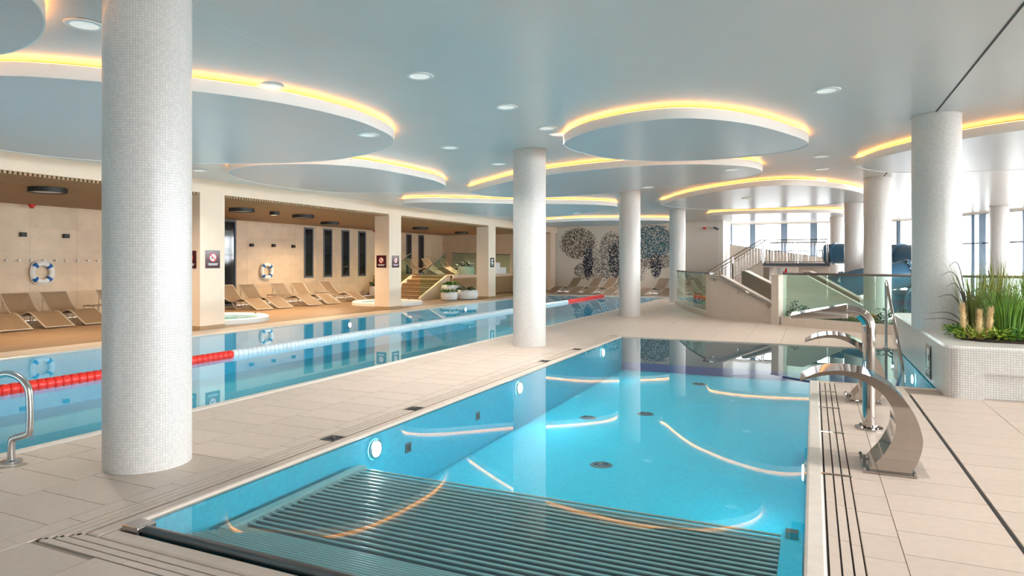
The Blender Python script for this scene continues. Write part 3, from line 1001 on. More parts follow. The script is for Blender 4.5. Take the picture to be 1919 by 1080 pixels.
sign('warning_sign', 'square dark sign on the lit face of the first cream pillar', (FAC, 11.53, 1.69), (0, 1, 0), 0.42, 0.43, 'ban')
sign('warning_sign', 'dark sign half hidden by the nearest column, on the pillar shaded side', (FAC - 0.32, 11.17, 1.68), (1, 0, 0), 0.40, 0.42, 'ban')
sign('warning_sign', 'square dark sign on the shaded side of the second cream pillar', (FAC - 0.32, 18.83, 1.65), (1, 0, 0), 0.40, 0.42, 'ban')
sign('warning_sign', 'narrow-looking dark sign on the lit face of the second cream pillar', (FAC, 19.2, 1.65), (0, 1, 0), 0.42, 0.42, 'ban')
sign('notice_sign', 'upright black and white sign on the pillar by the bowl planters', (FAC, 26.78, 1.62), (0, 1, 0), 0.36, 0.42, 'notice')
sign('notice_sign', 'upright black sign on the mosaic planter beside the pool steps', (EX1 - 0.002, 10.5, 0.27), (0, -1, 0), 0.40, 0.44, 'notice')

# ---------------------------------------------------------------- wall things of the alcoves
def lifebuoy(y, z, label):
    t = thing('lifebuoy', label, 'lifebuoy', (BACK + 0.08, y, z), group='lifebuoys on the limestone wall')
    R0, r0 = 0.255, 0.072
    q = MB()
    pts = [(BACK + 0.08, y + R0 * math.cos(R(a)), z + R0 * math.sin(R(a))) for a in range(0, 360, 10)]
    q.tube(pts, r0, 12, True).build('ring', 'white_matte', t, smooth=True)
    for k in range(4):
        a0 = 45 + 90 * k
        pts = [(BACK + 0.08, y + R0 * math.cos(R(a)), z + R0 * math.sin(R(a))) for a in range(a0 - 11, a0 + 12, 4)]
        MB().tube(pts, r0 + 0.006, 12).build('band', 'buoy_blue', t, smooth=True)
    pts = [(BACK + 0.10, y + (R0 + 0.085 + 0.02 * math.cos(4 * R(a - 45))) * math.cos(R(a)), z + (R0 + 0.085 + 0.02 * math.cos(4 * R(a - 45))) * math.sin(R(a))) for a in range(0, 360, 10)]
    MB().tube(pts, 0.010, 6, True).build('grab_line', 'white', t)
    MB().tube([(BACK, y, z + 0.2), (BACK + 0.06, y, z + 0.2), (BACK + 0.08, y, z + 0.21)], 0.012, 6).build('hook', 'steel', t)
lifebuoy(11.44, 1.33, 'white lifebuoy with blue bands below the row of hooks')
lifebuoy(19.83, 1.28, 'white lifebuoy with blue bands below three wall lamps')
for y, z, lb in [(10.96, 2.38, 'black cube wall lamp above the lifebuoy by the nearest column, left one'), (12.11, 2.38, 'black cube wall lamp above the lifebuoy by the nearest column, right one'),
                 (19.08, 2.29, 'first of three black cube wall lamps, beside the glass door'), (20.22, 2.30, 'middle of three black cube wall lamps'), (21.33, 2.29, 'last of three black cube wall lamps, beside the slot windows')]:
    t = thing('wall_lamp', lb, 'wall lamp', (BACK, y, z), group='black cube wall lamps')
    MB().box(BACK + 0.002, BACK + 0.10, y - 0.075, y + 0.075, z - 0.06, z + 0.06).build('housing', 'black', t, bevel=0.006)
    MB().box(BACK + 0.02, BACK + 0.085, y - 0.05, y + 0.05, z - 0.064, z - 0.058).build('lens', 'lens_off', t)
for i, y in enumerate([10.24, 10.55, 10.86, 11.17, 11.51, 11.83, 12.12, 12.45, 12.76, 13.05]):
    t = thing('wall_hook', ['first', 'second', 'third', 'fourth', 'fifth', 'sixth', 'seventh', 'eighth', 'ninth', 'tenth'][i] + ' white wall knob from the picture edge above the lifebuoy', 'hook', (BACK, y, 1.67), group='row of white wall knobs')
    MB().tube([(BACK, y, 1.67), (BACK + 0.05, y, 1.67)], 0.012, 8).build('stem', 'steel', t)
    MB().tube([(BACK + 0.05, y, 1.67), (BACK + 0.055, y, 1.67), (BACK + 0.07, y, 1.67), (BACK + 0.075, y, 1.67)], 0.03, 10, radii=[0.015, 0.03, 0.03, 0.015]).build('knob', 'white', t, smooth=True)
for x, y, z, lb in [(BACK + 0.3, 11.04, 3.215, 'red alarm sounder under the slat ceiling above the lifebuoy'), (BACK + 0.3, 26.6, 3.215, 'red alarm sounder above the last slot window'), (-5.1, 35.1 - 0.12, 3.44, 'red alarm sounder near the end of the mosaic wall')]:
    t = thing('alarm_sounder', lb, 'alarm', (x, y, z), group='red alarm sounders')
    MB().lathe([(0.05, 0), (0.09, -0.01), (0.09, -0.05), (0.06, -0.06), (0.055, -0.10), (0.03, -0.12), (0.0001, -0.12)], (0, 0, 0), 16).build('body', 'red', t, smooth=True, local=True)
    MB().lathe([(0.065, 0.0), (0.065, -0.012), (0.0001, -0.012)], (0, 0, 0), 16).build('base', 'white', t, local=True)
t = thing('security_camera', 'small grey wall camera beside the bright far window', 'camera', (-4.5, 34.95, 3.35))
MB().beam((-4.6, 35.1, 3.4), (-4.55, 34.9, 3.38), 0.05, 0.05).build('bracket', 'frame_grey', t)
MB().beam((-4.62, 34.88, 3.40), (-4.38, 34.75, 3.30), 0.12, 0.10).build('housing', 'frame_grey', t, bevel=0.01)

# ---------------------------------------------------------------- sun loungers
prof = spline([(0.0, 0.82), (0.07, 0.75), (0.30, 0.49), (0.52, 0.335), (0.80, 0.285), (1.02, 0.325), (1.22, 0.385), (1.42, 0.355), (1.70, 0.215), (1.95, 0.085), (2.05, 0.05)], 5, closed=False)
prof = [(p.x, p.y) for p in prof]
def make_lounger():
    t = thing('sun_lounger', 'woven brown sun lounger', 'sun lounger')
    W = 0.66
    q = MB()
    n = 17
    for i in range(n):
        y0 = -W / 2 + 0.02 + i * (W - 0.04) / n
        y1 = y0 + (W - 0.04) / n * 0.72
        vs_, fs_ = [], []
        for k, (x, z) in enumerate(prof):
            vs_ += [(x, y0, z), (x, y1, z), (x, y1, z - 0.012), (x, y0, z - 0.012)]
        for k in range(len(prof) - 1):
            for c in range(4):
                c2 = (c + 1) % 4
                fs_.append((4 * k + c, 4 * (k + 1) + c, 4 * (k + 1) + c2, 4 * k + c2))
        q.add(vs_, fs_)
    q.build('woven_seat', 'rattan', t, local=True)
    for sy in (-1, 1):
        MB().tube([(x, sy * W / 2, z - 0.01) for x, z in prof], 0.017, 8).build('side_rail', 'lounger_frame', t, smooth=True, local=True)
        MB().tube([(0.10, sy * W / 2 * 0.96, 0.70), (0.12, sy * W / 2 * 0.96, 0.02)], 0.014, 6).build('back_leg', 'lounger_frame', t, local=True)
        lp = spline([(0.75, 0.27), (0.85, 0.12), (1.05, 0.02), (1.25, 0.05), (1.42, 0.2), (1.48, 0.32)], 4, closed=False)
        MB().tube([(p.x, sy * W / 2 * 0.92, p.y) for p in lp], 0.015, 6).build('leg', 'lounger_frame', t, smooth=True, local=True)
    for x, z in ((0.0, 0.815), (2.04, 0.045), (0.80, 0.265), (0.12, 0.03)):
        MB().tube([(x, -W / 2, z), (x, W / 2, z)], 0.014, 6).build('cross_bar', 'lounger_frame', t, local=True)
    return t
loun = make_lounger()
G1, G2, G3, G4 = 'loungers behind the nearest column', 'loungers under the lifebuoy by the glass door', 'loungers along the mosaic wall', 'loungers on the raised terrace'
first = True
def lounger(x, y, rz, label, group, z=0.0):
    global first
    o = loun if first else dup(loun)
    first = False
    place(o, (x, y, z + 0.001), rz, label, group)
for y, lb in [(9.28, 'brown lounger at the very edge of the picture, mostly its foot end showing'), (10.26, 'brown lounger standing first below the lifebuoy beside the nearest column'),
              (11.22, 'brown lounger between the lifebuoy and the small side table'), (12.75, 'brown lounger just peeking out behind the nearest column')]:
    lounger(-18.87, y, R(-2), lb, G1)
for y, lb in [(17.0, 'brown lounger half hidden by the first cream pillar, before the glass door'), (17.96, 'brown lounger beside the frame of the dark glass door'),
              (19.5, 'brown lounger directly below the second lifebuoy'), (20.55, 'brown lounger just past the second lifebuoy'), (22.2, 'brown lounger under the first slot windows, beside the second whirlpool')]:
    lounger(-18.87, y, R(-4 if y < 22 else 2), lb, G2)
for x, lb in [(-11.9, 'brown lounger at the corner of the mosaic wall and colonnade'), (-10.75, 'brown lounger below the dark bar of the first mosaic blob'), (-9.95, 'brown lounger below the middle of the mosaic picture'),
              (-8.9, 'brown lounger partly hidden behind the third column'), (-7.3, 'brown lounger between the third and fourth columns, below the teal blob'), (-6.15, 'brown lounger leaning just before the fourth column')]:
    lounger(x + 0.45, 33.6, R(-116), lb, G3)
for x, y, lb in [(-18.7, 28.2, 'dark lounger on the terrace behind the stair glass, beside a slot window'), (-18.7, 29.9, 'middle lounger on the raised terrace behind the glass'), (-18.7, 31.6, 'farthest lounger on the raised terrace behind the glass')]:
    lounger(x, y, 0, lb, G4, 1.0)

def side_table(x, y, label):
    t = thing('side_table', label, 'side table', (x, y, 0), group='small tubular side tables')
    q = MB().box(x - 0.24, x + 0.24, y - 0.22, y + 0.22, 0.40, 0.425)
    q.build('table_top', 'rattan', t, bevel=0.008)
    for sy in (-1, 1):
        p = [(x - 0.24, y + sy * 0.2, 0.005), (x - 0.24, y + sy * 0.2, 0.36), (x - 0.2, y + sy * 0.2, 0.41), (x, y + sy * 0.2, 0.44), (x + 0.2, y + sy * 0.2, 0.41), (x + 0.24, y + sy * 0.2, 0.36), (x + 0.24, y + sy * 0.2, 0.005)]
        MB().tube(p, 0.016, 8).build('leg_frame', 'lounger_frame', t, smooth=True)
side_table(-18.2, 11.98, 'small tubular side table right beside the nearest column')
side_table(-18.2, 18.75, 'small tubular side table below the second lifebuoy')
side_table(-18.2, 21.35, 'small tubular side table before the first slot window')

# ---------------------------------------------------------------- whirlpools in the alcove floor
def whirlpool(x, y, r, label):
    t = thing('whirlpool', label, 'whirlpool', (x, y, 0), group='round whirlpools in the alcoves')
    MB().lathe([(r - 0.30, 0.02), (r - 0.28, 0.10), (r - 0.05, 0.14), (r, 0.11), (r, 0.001), (r - 0.30, 0.001)], (x, y, 0), 56, ring=True).build('rim', 'white_matte', t, smooth=True)
    MB().lathe([(r - 0.30, 0.03), (r - 0.32, 0.012), (0.0001, 0.012)], (x, y, 0), 48).build('basin', 'lap_blue', t)
    o = MB().add([(x + (r - 0.29) * math.cos(2 * math.pi * k / 48), y + (r - 0.29) * math.sin(2 * math.pi * k / 48), 0.075) for k in range(48)], [tuple(range(48))]).build('water', 'spa_water', t)
    MB().lathe([(0.03, 0), (0.03, 0.03), (0.02, 0.035), (0.0001, 0.035)], (x + 0.2, y + r - 0.16, 0.125), 12).build('button', 'steel', t)
whirlpool(-14.95, 13.2, 1.35, 'round whirlpool with white rim beside the first cream pillar')
whirlpool(-15.0, 21.3, 1.35, 'round whirlpool with white rim behind the second cream pillar')

# ---------------------------------------------------------------- planters and plants
def leaves(c, rx, rz, n, size, seed, flat=0.5):
    rnd = random.Random(seed)
    q = MB()
    for _ in range(n):
        a = rnd.uniform(0, 2 * math.pi); rr = rx * math.sqrt(rnd.random())
        h = rz * rnd.random() ** 0.8 * (1 - 0.55 * (rr / rx) ** 2)
        p = Vector((c[0] + rr * math.cos(a), c[1] + rr * math.sin(a), c[2] + h))
        d = Vector((math.cos(a + rnd.uniform(-1, 1)), math.sin(a + rnd.uniform(-1, 1)), rnd.uniform(-0.2, 0.9))).normalized()
        sd = d.cross(Vector((rnd.uniform(-.4, .4), rnd.uniform(-.4, .4), 1))).normalized()
        up = sd.cross(d)
        l = size * rnd.uniform(0.6, 1.3); w_ = l * flat / 2
        q.add([p, p + d * l * .45 + sd * w_, p + d * l, p + d * l * .45 - sd * w_, p + d * l * .5 + up * 0.12 * l], [(0, 1, 4), (1, 2, 4), (2, 3, 4), (3, 0, 4)])
    return q
def bowl(x, y, z, r, h, label, seed, leafm='leaf_green', lh=0.2):
    t = thing('bowl_planter', label, 'planter', (x, y, z), group='white rounded planters')
    pt_ = MB().lathe([(r * 0.72, 0), (r * 0.9, 0.02), (r, h * 0.3), (r, h * 0.72), (r * 0.95, h * 0.93), (r * 0.88, h), (r * 0.8, h * 0.97), (r * 0.78, h * 0.8), (0.0001, h * 0.8)], (x, y, z + 0.001), 36).build('pot', 'white_matte', t, smooth=True)
    MB().lathe([(r * 0.78, h * 0.82), (0.0001, h * 0.85)], (x, y, z), 24).build('soil', 'soil', pt_)
    p = thing('potted_plant', 'plant in the ' + label, 'plant', (x, y, z + h * 0.85), group='plants in the white planters')
    leaves((x, y, z + h * 0.84), r * 0.85, lh, 130, 0.16, seed).build('foliage', leafm, p)
    q = MB()
    for k in range(8):
        a = k * 0.8
        q.tube([(x, y, z + h * 0.83), (x + r * 0.4 * math.cos(a), y + r * 0.4 * math.sin(a), z + h * 0.84 + lh * 0.6)], 0.006, 5)
    q.build('stems', 'leaf_dark', p)
bowl(-14.25, 24.75, 0, 0.36, 0.36, 'smallest white bowl planter at the stair foot', 1, 'leaf_green', 0.16)
bowl(-14.75, 25.75, 0.0, 0.42, 0.62, 'taller white bowl planter at the back of the three', 2, 'leaf_green', 0.26)
bowl(-13.9, 25.72, 0, 0.48, 0.42, 'widest white bowl planter against the third pillar', 3, 'leaf_dark', 0.16)
bowl(-18.9, 26.1, 0, 0.42, 0.5, 'white bowl planter beyond the last lounger, by the second pillar', 4, 'leaf_dark', 0.4)
bowl(-15.9, 29.3, 1.0, 0.42, 0.42, 'white bowl planter up on the raised terrace', 5, 'leaf_dark', 0.3)

# ---------------------------------------------------------------- raised terrace and its stair
TX, TY, TZ = -15.3, 26.9, 1.0
ter = struct(MB().box(BACK, TX - 0.02, TY, 35.1, 0, TZ - 0.005).build('floor_terrace', 'wood_panel'), 'raised timber clad terrace')
for k in range(6):
    MB().box(TX - 0.02, TX, TY, 35.0, 0.01 + k * 0.145, 0.01 + k * 0.145 + 0.135).build('cladding_board', 'wood_panel', ter)
MB().box(TX - 0.25, TX + 0.05, TY, 35.0, 0.88, 1.03).build('ledge', 'plaster_cream', ter, bevel=0.01)
for k in range(15):
    MB().box(BACK + 0.3 * k + 0.003, BACK + 0.3 * k + 0.297, TY, 35.0, TZ - 0.01, TZ).build('plank', 'wood_floor', ter)
st = thing('timber_stair', 'broad timber stair rising to the raised terrace', 'stairs', (-16.4, 24.6, 0))
NS = 6
SXa, SXb = -17.3, -15.55
for k in range(NS):
    z1 = TZ * (k + 1) / NS
    y0 = 24.5 + k * 0.4
    MB().box(SXa, SXb, y0, y0 + 0.43, z1 - 0.04, z1 - 0.002).build('tread', 'wood_floor', st, bevel=0.006)
    MB().box(SXa, SXb, y0 + 0.03, y0 + 0.05, z1 - TZ / NS, z1 - 0.04).build('riser', 'wood_panel', st)
for xa in (SXb + 0.03, SXa - 0.13):
    MB().extr([(24.3, 0), (26.9, 0), (26.9, TZ + 0.02), (26.6, TZ + 0.02), (24.3, 0.10)], (xa, 0, 0), (0, 1, 0), (0, 0, 1), (0.10, 0, 0)).build('stringer', 'plaster_cream', st)
def glass_panel(name, label, pts, group=None, rail='joint_dark', thick=0.018, rr=0.018):
    """pts: [(x, y, z0, z1), ...] run of a glass balustrade"""
    t = thing(name, label, 'balustrade', (pts[0][0], pts[0][1], pts[0][2]), group=group)
    for a, b in zip(pts[:-1], pts[1:]):
        pa, pb = Vector(a[:2]), Vector(b[:2])
        d = (pb - pa).normalized(); sd = Vector((-d.y, d.x)) * thick / 2
        pa = pa + d * 0.008; pb = pb - d * 0.008
        vs_ = []
        for p, e in ((pa, a), (pb, b)):
            for sg in (-1, 1):
                for z in (e[2], e[3]): vs_.append((p.x + sg * sd.x, p.y + sg * sd.y, z))
        MB().add(vs_, [(0, 1, 3, 2), (4, 6, 7, 5), (0, 4, 5, 1), (2, 3, 7, 6), (1, 5, 7, 3), (0, 2, 6, 4)]).build('pane', 'clear_glass', t)
    if rail:
        MB().tube([(p[0], p[1], p[3] + 0.012) for p in pts], rr, 8).build('top_rail', rail, t)
    return t
xg = SXb + 0.08
glass_panel('stair_glass', 'sloping glass balustrade on the pool side of the timber stair', [(xg, 24.35, 0.12, 1.1), (xg, 26.55, TZ + 0.03, 2.05)], 'glass of the timber stair')
xg = SXa - 0.08
glass_panel('stair_glass', 'sloping glass balustrade on the wall side of the timber stair', [(xg, 24.35, 0.12, 1.1), (xg, 26.55, TZ + 0.03, 2.05)], 'glass of the timber stair')
glass_panel('terrace_glass', 'level glass balustrade along the raised terrace ledge', [(TX - 0.1, 27.0, 1.03, 2.05), (TX - 0.1, 29.6, 1.03, 2.05), (TX - 0.1, 31.6, 1.03, 2.05), (TX - 0.1, 33.5, 1.03, 2.05)])
t = thing('stepped_block', 'white stepped block on the terrace ledge beside the third pillar', 'block', (-15.1, 31.3, 1.03))
MB().box(-15.24, -15.0, 30.8, 31.4, 1.03, 1.62).build('tall_step', 'white_matte', t, bevel=0.02)
MB().box(-15.24, -15.0, 31.402, 32.15, 1.03, 1.37).build('low_step', 'white_matte', t, bevel=0.02)

# ---------------------------------------------------------------- spa pool fittings
# massage bed of tubes
bed = thing('massage_bed', 'underwater massage bed of parallel steel tubes', 'massage bed', (-1.9, 4.0, SPZ))
tm = None
def bedtube(y, z, r):
    global tm
    if tm is None:
        o = MB().tube([(-1.72, 0, 0), (1.70, 0, 0)], 0.0095, 10).build('tube', 'tube_teal', bed, smooth=True, local=True); tm = o.data
    else:
        o = bpy.data.objects.new('tube', tm); col.objects.link(o); o.parent = bed
    o.location = (0, y - 4.0, z - SPZ)
nt = 21
for k in range(nt):
    bedtube(3.40 + k * (4.80 - 3.40) / (nt - 1), -0.235 + 0.03 * math.sin(math.pi * k / (nt - 1)) * 0, 0.02)
for k in range(1, 15):
    bedtube(3.40 - k * 0.048, -0.235 + k * 0.0125, 0.02)
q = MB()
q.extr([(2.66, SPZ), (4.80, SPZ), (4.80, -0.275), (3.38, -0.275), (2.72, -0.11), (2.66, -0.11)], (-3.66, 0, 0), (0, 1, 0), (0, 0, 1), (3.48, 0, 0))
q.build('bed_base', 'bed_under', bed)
MB().box(-0.195, -0.06, 3.2, 4.82, SPZ, -0.21).build('side_box', 'pool_blue', bed)
MB().box(-0.17, -0.09, 4.70, 4.78, -0.21, -0.17).build('bracket', 'steel', bed)
MB().box(-3.72, -3.64, 3.3, 4.85, -0.26, -0.215).build('side_rail', 'tube_teal', bed)
# steel edge bar across the near end
t = thing('edge_bar', 'polished steel bar with square end block along the near pool edge', 'bar', (-3.7, 2.69, -0.02))
MB().tube([(-3.66, 2.695, -0.005), (-0.15, 2.695, -0.005)], 0.034, 14).build('bar', 'steel_dark', t, smooth=True)
MB().box(-3.77, -3.63, 2.635, 2.76, -0.04, 0.032).build('end_block', 'steel', t, bevel=0.008)
MB().box(-0.2, -0.07, 2.635, 2.76, -0.04, 0.032).build('end_block', 'steel', t, bevel=0.008)

def pool_light(x, y, z, nx, label, lm='pool_lamp'):
    t = thing('pool_light', label, 'pool light', (x, y, z), group='round underwater wall lights')
    def ring(r0, a, r1, b): return None
    n = 24
    def disc_x(r, d): return [(x + nx * d, y + r * math.cos(2 * math.pi * k / n), z + r * math.sin(2 * math.pi * k / n)) for k in range(n)]
    a, b, c = disc_x(0.095, 0.002), disc_x(0.095, 0.022), disc_x(0.07, 0.03)
    f = [(i, (i + 1) % n, n + (i + 1) % n, n + i) for i in range(n)] + [(n + i, n + (i + 1) % n, 2 * n + (i + 1) % n, 2 * n + i) for i in range(n)]
    bz = MB().add(a + b + c, f).build('bezel', 'steel_brushed', t)
    MB().add(disc_x(0.07, 0.029) + disc_x(0.055, 0.04), [(i, (i + 1) % n, n + (i + 1) % n, n + i) for i in range(n)] + [tuple(range(n, 2 * n))]).build('lens', lm, bz)
pool_light(SX0, 5.18, -0.17, 1, 'glowing underwater light right beside the massage bed')
pool_light(SX0, 8.55, -0.17, 1, 'glowing underwater light halfway along the spa wall')
pool_light(SX0, 12.6, -0.17, 1, 'glowing underwater light near the far spa corner')
pool_light(SX1, 6.1, -0.17, -1, 'glowing underwater light under the nearest swan spout')
pool_light(EX1, 11.9, -0.2, -1, 'glowing underwater light below the planter sign')
pool_light(LAPF, 15.5, -0.2, 1, 'underwater light in the lap pool wall before the first alcove', 'pool_lamp_dim')
pool_light(LAPF, 22.5, -0.2, 1, 'underwater light in the lap pool wall near the second pillar', 'pool_lamp_dim')
ORD = ['first', 'second', 'third', 'fourth', 'fifth', 'sixth', 'seventh', 'eighth', 'ninth', 'tenth']
for k in range(8):  # unseen lights added to brighten the lap pool water
    pool_light(LAPN, 3.2 + 3.4 * k, -0.35, -1, ORD[k] + ' added fill light, out of view on the deck side wall of the lap pool', 'pool_fill_strong')
for x, y, lb in [(-2.22, 7.33, 'round floor drain in the middle of the spa pool, closest one'), (-2.35, 10.09, 'round floor drain of the spa pool, right of the second column reflection'), (-3.08, 9.49, 'round floor drain inside the bright curved reflection'), (-2.0, 13.0, 'round floor drain of the spa pool, farthest one')]:
    t = thing('floor_drain', lb, 'drain', (x, y, SPZ), group='round drains in the spa floor')
    MB().lathe([(0.0001, 0.012), (0.10, 0.012), (0.13, 0.001)], (x, y, SPZ), 24).build('grille', 'frame_grey', t, smooth=True)
    q = MB()
    for k in range(8):
        a = k * math.pi / 4
        q.beam((x + 0.04 * math.cos(a), y + 0.04 * math.sin(a), SPZ + 0.014), (x + 0.09 * math.cos(a), y + 0.09 * math.sin(a), SPZ + 0.014), 0.012, 0.004)
    q.build('slots', 'black', t)
for k, (y, lb) in enumerate([(5.75, 'suction inlet plate in the spa wall near the first light'), (7.3, 'suction inlet plate in the spa wall between two lights')]):
    t = thing('inlet_plate', lb, 'inlet', (SX0, y, -0.3), group='inlets of the spa wall')
    MB().box(SX0 + 0.001, SX0 + 0.012, y - 0.05, y + 0.05, -0.35, -0.25).build('plate', 'frame_grey', t, bevel=0.003)
    MB().box(SX0 + 0.012, SX0 + 0.016, y - 0.03, y + 0.03, -0.33, -0.27).build('grille', 'black', t)
for (x, y), lb in zip([(-3.98, 4.81), (-3.98, 6.16), (-3.98, 10.02), (-3.98, 11.64)], ['dark square deck drain nearest the massage bed', 'dark square deck drain, second along the spa edge', 'dark square deck drain close to the second column', 'dark square deck drain near the far spa corner']):
    t = thing('deck_drain', lb, 'drain', (x, y, 0), group='square drains along the spa edge')
    MB().box(x - 0.085, x + 0.085, y - 0.085, y + 0.085, 0.0005, 0.005).build('plate', 'steel_dark', t)
    q = MB()
    for k in range(5): q.box(x - 0.06, x + 0.06, y - 0.062 + k * 0.028, y - 0.05 + k * 0.028, 0.005, 0.007)
    q.build('slots', 'black', t)
    MB().lathe([(0.02, 0.005), (0.02, 0.014), (0.0001, 0.016)], (x, y, 0), 12).build('screw', 'steel', t)

# swan-neck waterfall spouts
def cobra(y, label):
    t = thing('swan_spout', label, 'water spout', (0.5, y, 0), group='curved steel waterfall spouts')
    out_ = spline([(-0.10, 0.668), (0.02, 0.733), (0.17, 0.762), (0.316, 0.755), (0.43, 0.718), (0.565, 0.63), (0.676, 0.485), (0.73, 0.33), (0.735, 0.225), (0.70, 0.10), (0.655, 0.02)], 4, closed=False)
    in_ = spline([(-0.10, 0.662), (0.057, 0.714), (0.207, 0.727), (0.335, 0.695), (0.46, 0.618), (0.537, 0.507), (0.562, 0.39), (0.548, 0.288), (0.49, 0.161), (0.43, 0.08), (0.385, 0.02)], 4, closed=False)
    w = 0.42
    ya, yb = y - 0.17, y - 0.17 + w
    n = len(out_)
    vs_, fs_ = [], []
    for p in out_: vs_ += [(p.x, ya, p.y), (p.x, yb, p.y)]
    for i in range(n - 1): fs_.append((2 * i, 2 * i + 1, 2 * i + 3, 2 * i + 2))
    MB().add(vs_, fs_).build('outer_sheet', 'steel', t, smooth=True)
    vs_, fs_ = [], []
    for p in in_: vs_ += [(p.x, ya, p.y), (p.x, yb, p.y)]
    for i in range(n - 1): fs_.append((2 * i, 2 * i + 2, 2 * i + 3, 2 * i + 1))
    MB().add(vs_, fs_).build('inner_sheet', 'steel', t, smooth=True)
    for yy in (ya, yb):
        vs_, fs_ = [], []
        for a, b in zip(out_, in_): vs_ += [(a.x, yy, a.y), (b.x, yy, b.y)]
        for i in range(n - 1): fs_.append((2 * i, 2 * i + 2, 2 * i + 3, 2 * i + 1) if yy == ya else (2 * i, 2 * i + 1, 2 * i + 3, 2 * i + 2))
        MB().add(vs_, fs_).build('side_plate', 'steel', t)
    bp_ = MB().box(0.34, 0.70, ya - 0.03, yb + 0.03, 0.001, 0.02).build('base_plate', 'steel', t, bevel=0.004)
    for x in (0.345, 0.68):
        for yy in (ya - 0.015, yb + 0.015):
            MB().lathe([(0.014, 0.02), (0.014, 0.035), (0.006, 0.042), (0.0001, 0.042)], (x + 0.006, yy, 0), 8).build('bolt', 'steel', bp_)
cobra(5.9, 'curved steel swan-neck spout closest to the camera')
cobra(8.72, 'curved steel swan-neck spout farther back, behind the pipe spout')
t = thing('pipe_spout', 'upright steel pipe spout with a flat fan mouth between the swan spouts', 'water spout', (0.485, 7.25, 0))
pp = [(0.485, 7.25, 0.02), (0.485, 7.25, 0.98)] + [(0.485 - 0.16 + 0.16 * math.cos(R(a)), 7.25, 0.98 + 0.15 * math.sin(R(a))) for a in range(10, 91, 10)] + [(0.26, 7.25, 1.13)]
MB().tube(pp, 0.056, 20).build('pipe', 'steel', t, smooth=True)
m0 = [(0.30, 7.25 - 0.05, 1.06), (0.30, 7.25 + 0.05, 1.06), (0.30, 7.25 + 0.05, 1.20), (0.30, 7.25 - 0.05, 1.20)]
m1 = [(-0.21, 7.25 - 0.24, 1.055), (-0.21, 7.25 + 0.24, 1.055), (-0.21, 7.25 + 0.24, 1.085), (-0.21, 7.25 - 0.24, 1.085)]
MB().add(m0 + m1, [(0, 1, 2, 3), (7, 6, 5, 4), (0, 4, 5, 1), (1, 5, 6, 2), (2, 6, 7, 3), (3, 7, 4, 0)]).build('fan_mouth', 'steel', t, bevel=0.004)
bf_ = MB().lathe([(0.0001, 0.001), (0.125, 0.001), (0.125, 0.014), (0.056, 0.016)], (0.485, 7.25, 0), 28).build('base_flange', 'steel', t)
for k in range(4):
    a = R(45 + 90 * k)
    MB().lathe([(0.014, 0.012), (0.014, 0.03), (0.006, 0.036), (0.0001, 0.036)], (0.485 + 0.095 * math.cos(a), 7.25 + 0.095 * math.sin(a), 0), 8).build('bolt', 'steel', bf_)

# hand rail of the pool steps
t = thing('step_handrail', 'slanting steel handrail at the pool steps beside the planter', 'handrail', (1.23, 14.2, 0))
MB().tube([(1.23, 14.16, 0.0), (1.23, 14.16, 1.22), (1.23, 14.12, 1.26), (1.23, 14.05, 1.24), (1.23, 11.7, 0.05), (1.23, 11.55, -0.1), (1.23, 11.55, -0.6)], 0.024, 12).build('rail', 'steel', t, smooth=True)
MB().lathe([(0.06, 0.004), (0.06, 0.016), (0.024, 0.02)], (1.23, 14.16, 0), 20).build('flange', 'steel', t)
# ladder rail of the lap pool
t = thing('ladder_rail', 'bent steel ladder rail on the deck in the picture corner', 'handrail', (-5.87, 3.17, 0))
lr = spline([(-5.87, 3.17, 0.01), (-5.87, 3.17, 0.15), (-5.85, 3.18, 0.19), (-5.76, 3.22, 0.22), (-5.735, 3.23, 0.27), (-5.735, 3.23, 0.52), (-5.76, 3.22, 0.62), (-5.84, 3.19, 0.69), (-5.95, 3.15, 0.70), (-6.08, 3.1, 0.62), (-6.2, 3.05, 0.40), (-6.33, 3.0, 0.05), (-6.36, 2.99, -0.2), (-6.36, 2.99, -0.7)], 5, closed=False)
MB().tube(lr, 0.027, 14).build('rail', 'steel_brushed', t, smooth=True)
MB().lathe([(0.0001, 0.001), (0.075, 0.001), (0.075, 0.012), (0.03, 0.02)], (-5.87, 3.17, 0), 24).build('flange', 'steel_brushed', t)

# ---------------------------------------------------------------- big mosaic planter
PZ = 0.62
PX0, PY0, PX1, PY1 = EX1, 9.28, 6.2, 15.0
def rrect(x0, x1, y0, y1, r):
    return arc2((x0 + r, y0 + r), r, 180, 270, 6) + arc2((x1 - r, y0 + r), r, 270, 360, 6) + arc2((x1 - r, y1 - r), r, 0, 90, 6) + arc2((x0 + r, y1 - r), r, 90, 180, 6)
t = thing('mosaic_planter', 'long white mosaic planter wall beside the pool steps', 'planter', (3, 10, 0))
outer = rrect(PX0, PX1, PY0, PY1, 0.16)
hole = [(1.70, 10.4), (1.80, 9.98), (2.1, 9.82), (3.4, 9.8), (5.9, 9.85), (5.9, 14.7), (2.3, 14.7), (2.12, 12.0), (2.05, 11.3), (1.82, 10.9)]
lower = arc2((PX0 + 0.16, PY0 + 0.16), 0.16, 180, 270, 6) + [(1.80, PY0), (1.80, PY0 + 0.12), (PX1, PY0 + 0.12), (PX1, PY1), (PX0, PY1)]
MB().prism(lower, 0.001, 0.31).build('base', 'mosaic_planter', t)
n = len(outer)
ins = [(x + (3.8 - x) * 0.008, y + (12 - y) * 0.008) for x, y in outer]
q = MB()
